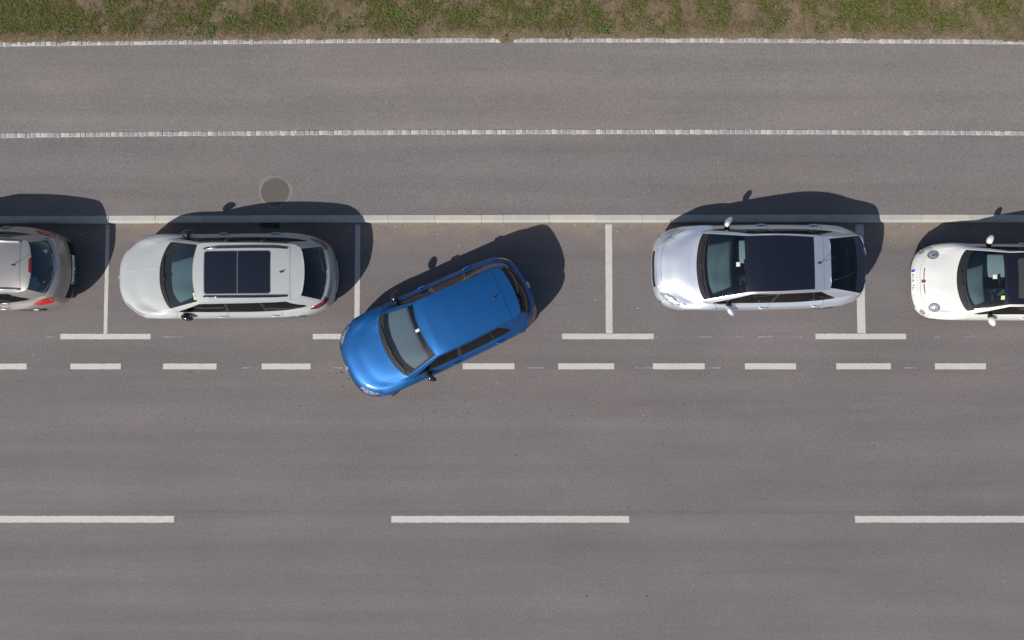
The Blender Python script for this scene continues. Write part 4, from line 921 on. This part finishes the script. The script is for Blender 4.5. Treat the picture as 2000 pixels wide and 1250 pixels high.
cabin(pri, 1.03, 1.72, .685, .95, M['dash'], M['seat_grey'], 2.10, 2.95, None, dash_step=.02)

# ---- 4. white city car at the right edge
FI2 = [(0, 0), (.012, .33), (.075, .53), (.18, .66), (.36, .765), (.66, .81), (1.0, .812), (1.4, .812), (1.95, .812), (2.5, .81), (2.85, .795), (3.2, .72), (3.44, .55), (3.53, .28), (3.55, 0)]
FI3 = v((.10, 0, .72), (.115, .28, .72), (.18, .45, .725), (.28, .58, .745), (.43, .69, .80), (.68, .745, .86), (1.0, .765, .89), (1.4, .77, .885), (1.95, .77, .885), (2.5, .765, .89), (2.85, .75, .91), (3.17, .68, .91), (3.39, .53, .90), (3.48, .27, .89), (3.50, 0, .89))
FI4 = v((.36, 0, .87), (.37, .24, .868), (.43, .40, .86), (.52, .53, .86), (.65, .625, .89), (.80, .675, .93), (1.03, .715, .965), (1.4, .73, .965), (1.95, .73, .965), (2.5, .725, .975), (2.85, .71, 1.0), (3.12, .64, 1.0), (3.32, .515, .99), (3.41, .27, .98), (3.435, 0, .98))
FI5 = v((.775, 0, .995), (.79, .20, .995), (.835, .38, .995), (.885, .51, 1.0), (.93, .59, 1.005), (.97, .64, 1.01), (1.06, .685, 1.015), (1.4, .705, 1.0), (1.95, .705, 1.0), (2.5, .70, 1.01), (2.82, .67, 1.03), (3.05, .61, 1.04), (3.22, .515, 1.04), (3.31, .27, 1.04), (3.34, 0, 1.04))
FI6 = v((1.59, 0, 1.435), (1.595, .17, 1.433), (1.605, .32, 1.425), (1.62, .42, 1.415), (1.632, .49, 1.405), (1.645, .53, 1.398), (1.71, .547, 1.41), (1.82, .553, 1.425), (2.05, .55, 1.44), (2.45, .538, 1.44), (2.7, .52, 1.43), (2.85, .495, 1.42), (2.92, .43, 1.42), (2.97, .24, 1.43), (2.985, 0, 1.435))
RIDGE_F = [(1.59, 1.435), (1.75, 1.465), (2.1, 1.488), (2.5, 1.485), (2.99, 1.435)]
M['paint_white'] = car_paint('white_paint', (.56, .55, .515), 0, .45, .8)
fia = Car('hatchback', 'small white hatchback with round headlights cut by the right edge', (1778.4, 551.5, .5), R(-.2), 3.55,
          make_rings(FI2, [.50, .50, .51, .53, .58, .62, .63, .63, .63, .64, .64, .64, .62, .62, .62], FI3, FI4, FI5, FI6), RIDGE_F, [(.72, .29, .335), (3.02, .29, .335)])
WIN_F = [dict(b0=6.1, b1=8.6, t0=6.28, t1=8.5), dict(b0=8.75, b1=10.2, t0=8.65, t1=9.7, m='glass_dark')]
bf = body(fia, M['paint_white'], dict(win=WIN_F, tip_s=5.12, seam_x=2.75, hood_t=4.75, hood_t0=3.6, hood_s=3.05, bump_s=3.05, bump_t=3.6, cowl=5.16, frit=.3, B=8.68, C=9.5, wr=.29, track=.665, hC=9.3))
fia.drape('roof_glass', M['gloss_black'], [(1.55, -.545), (1.55, .545), (1.66, .528), (2.1, .538), (2.6, .515), (2.6, -.515), (2.1, -.538), (1.66, -.528)], .005, rings=20, dense=.03)
M['sunblind'] = plain('dark_sunblind', (.028, .03, .027), .7)
fia.drape('roof_blind', M['sunblind'], rrect(1.80, 2.45, .41, .05), .008, rings=5, dense=.06)
for sg in (1, -1):
    fia.drape('headlight_bezel', M['seam_grey'], circle(.365, .555 * sg, .108, .09, 28, .45 * sg), .006, rings=3)
    fia.drape('headlight', M['head'], circle(.368, .553 * sg, .088, .07, 24, .45 * sg), .012, rings=3)
    fia.drape('headlight_reflector', M['reflector'], circle(.36, .55 * sg, .035, .03, 16), .018, rings=2); fia.drape('headlight_reflector', M['reflector'], circle(.415, .565 * sg, .022, .045, 14, .3 * sg), .016, rings=2)
    fia.drape('fog_light', M['head'], circle(.20, .645 * sg, .075, .025, 16, .85 * sg), .006, rings=2)
    fia.strip('moustache_trim', M['trim_purple'], [(.165, .05 * sg), (.17, .16 * sg), (.185, .27 * sg)], .011, .004, None, 6)
fia.drape('emblem_plinth', M['red_emblem'], circle(.16, 0,   .036, .036, 20), .010, rings=2); badge(fia, .155, 0, fia.top(.155, 0) + .008, (-1, 0, 1.6), .036, 'ring')
fia.patch('lower_grille', M['seam_grey'], 1.45, 2.12, 0, 2.1, 0, off=.003, ns=6, nt=24)
plate(fia, .78, 2.25, 2.62, 0, 'ECA 721', True, None, .012)
fia.strip('bonnet_crease', M['paint_white'], [(.46, .04), (.58, .045), (.70, .045)], .005, -.003, None, 6)
mirror(fia, 1.48, .855, 1.0, M['paint_white'], (.075, .105, .075), .35, y_root=.16)
wipers(fia, [[(.865, -.06), (.875, -.32), (.95, -.54)], [(.86, .22), (.845, -.02), (.87, -.18)]], None)
fia.drape('sticker', M['sticker'], [(1.35, .0), (1.35, .085), (1.42, .085), (1.42, .0)], .004, bf['ws'], dense=.05, rings=1); fia.drape('sticker', M['sticker_y'], [(1.49, -.35), (1.49, -.43), (1.56, -.43), (1.56, -.35)], .004, bf['ws'], dense=.05, rings=1)
antenna(fia, 2.66, 0, M['black']); plate(fia, 1.0, 2.5, 2.9, 2, '', False, bf['tail'])
cabin(fia, .93, 1.40, .62, .975, M['dash'], M['seat_grey'], 1.78, 2.5, None)

# ---- 5. grey-beige estate car at the left edge, seen from its tail
k = 4.56 / 4.655
ME2 = [(x * k, y * .985) for x, y in EST2[:9]] + [(3.1, .882), (3.6, .862), (4.10, .80), (4.40, .685), (4.53, .36), (4.56, 0)]
def sc_(A, tail): 
    B_ = A.copy(); B_[:, 0] *= k; B_[:, 1] *= .985
    for i, p in tail.items(): B_[i] = p
    return B_
ME3 = sc_(EST3, {10: (3.62, .835, .95), 11: (4.05, .765, .99), 12: (4.34, .645, .98), 13: (4.475, .34, .94), 14: (4.51, 0, .93)})
ME4 = sc_(EST4, {10: (3.62, .76, 1.03), 11: (4.01, .70, 1.07), 12: (4.295, .61, 1.07), 13: (4.445, .32, 1.03), 14: (4.475, 0, 1.02)})
ME5 = sc_(EST5, {10: (3.62, .735, 1.06), 11: (3.98, .665, 1.12), 12: (4.215, .575, 1.125), 13: (4.37, .30, 1.11), 14: (4.405, 0, 1.10)})
ME6 = sc_(EST6, {7: (2.06, .60, 1.45), 8: (2.4, .59, 1.48), 9: (3.1, .572, 1.475), 10: (3.6, .555, 1.425), 11: (3.88, .54, 1.39), 12: (3.98, .50, 1.395), 13: (4.07, .27, 1.415), 14: (4.09, 0, 1.43)})
RIDGE_M = [(1.76, 1.415), (2.0, 1.465), (2.4, 1.51), (2.9, 1.515), (3.4, 1.49), (3.8, 1.46), (4.1, 1.43)]
M['paint_taupe'] = car_paint('taupe_metallic_paint', (.33, .31, .29), .6, .36, 1.0, .08)
yaw_m = 0.0; tail_w = at(146, 527, .5)
meg = Car('estate_car', 'taupe grey estate car with bright red tail lights cut by the left edge', (146, 527.5, .5), yaw_m, 4.56,
          make_rings(ME2, [.60] * 10 + [.6, .6, .58, .55, .54], ME3, ME4, ME5, ME6), RIDGE_M, [(.90, .315, .36), (3.56, .315, .36)])
meg.root.location.x = tail_w.x - 4.56
WIN_M = [dict(b0=6.12, b1=7.95, t0=6.3, t1=7.95), dict(b0=8.06, b1=8.98, t0=8.06, t1=8.92), dict(b0=9.06, b1=10.85, t0=9.02, t1=10.0)]
bm_ = body(meg, M['paint_taupe'], dict(win=WIN_M, tip_s=5.2, seam_x=3.87, hood_t=4.75, hood_t0=4.1, rw_mat='glass_sky_tint', wtrim=M['chrome'], rs=2.2, rb=11.3, tg=11.95))
for sg in (1, -1):
    meg.strip('roof_rail_bar', M['alloy'], [(2.0, .47 * sg), (2.4, .50 * sg), (3.2, .50 * sg), (3.86, .49 * sg)], .020, .012, None, 10, .02)
    meg.drape('tail_light', M['tail'], [(3.94, .775 * sg), (4.03, .72 * sg), (4.20, .655 * sg), (4.435, .60 * sg), (4.40, .66 * sg), (4.28, .735 * sg), (4.08, .785 * sg)][::sg], .005, rings=3)
    meg.drape('headlight', M['head'], [(.10, .50 * sg), (.28, .67 * sg), (.46, .78 * sg), (.66, .80 * sg), (.44, .70 * sg), (.25, .52 * sg)][::sg], .003, rings=3)
meg.drape('brake_light', M['tail_dark'], [(4.04, -.12), (4.055, -.15), (4.085, -.155), (4.10, -.13), (4.10, .13), (4.085, .155), (4.055, .15), (4.04, .12)], .008, bm_['spoiler'], rings=3)
mirror(meg, 1.53, .97, .99, M['paint_taupe'], (.085, .13, .08), .4)
antenna(meg, 3.74, .0, M['black'], (.26, .10, .22))
meg.strip('wiper', M['black'], [(4.375, .0), (4.33, -.18), (4.26, -.34)], .013, .012, bm_['rw'], 6)
meg.strip('window_edge', M['chrome'], [(4.21, -.575), (4.31, -.40), (4.37, -.28), (4.405, 0), (4.37, .28)], .006, .002, bm_['tail'], 6)
meg.drape('sticker', M['sticker'], [(4.23, .32), (4.29, .36), (4.30, .27)], .004, bm_['rw'], dense=.05, rings=1)
badge(meg, 4.485, 0, .955, (1, 0, 1.2), .05, 'diamond', bm_['tail'])
meg.patch('plate_recess', M['trim'], 1.2, 2.3, 12.3, 14, 2, bm_['tail'], off=.004, ns=6, nt=20)
plate(meg, .85, 1.85, 2.22, 2, 'LDY 614', True, bm_['tail'], .012)
wipers(meg, [[(1.04, .12), (1.08, -.25), (1.17, -.62)]], None)
cabin(meg, 1.12, 1.75, .65, .965, M['dash'], M['seat_dark'], 2.12, 2.98, (3.4, 4.24), shelf_mat=M['dash_haze'])  # bluish shelf brightens the sky reflection painted into the rear glass
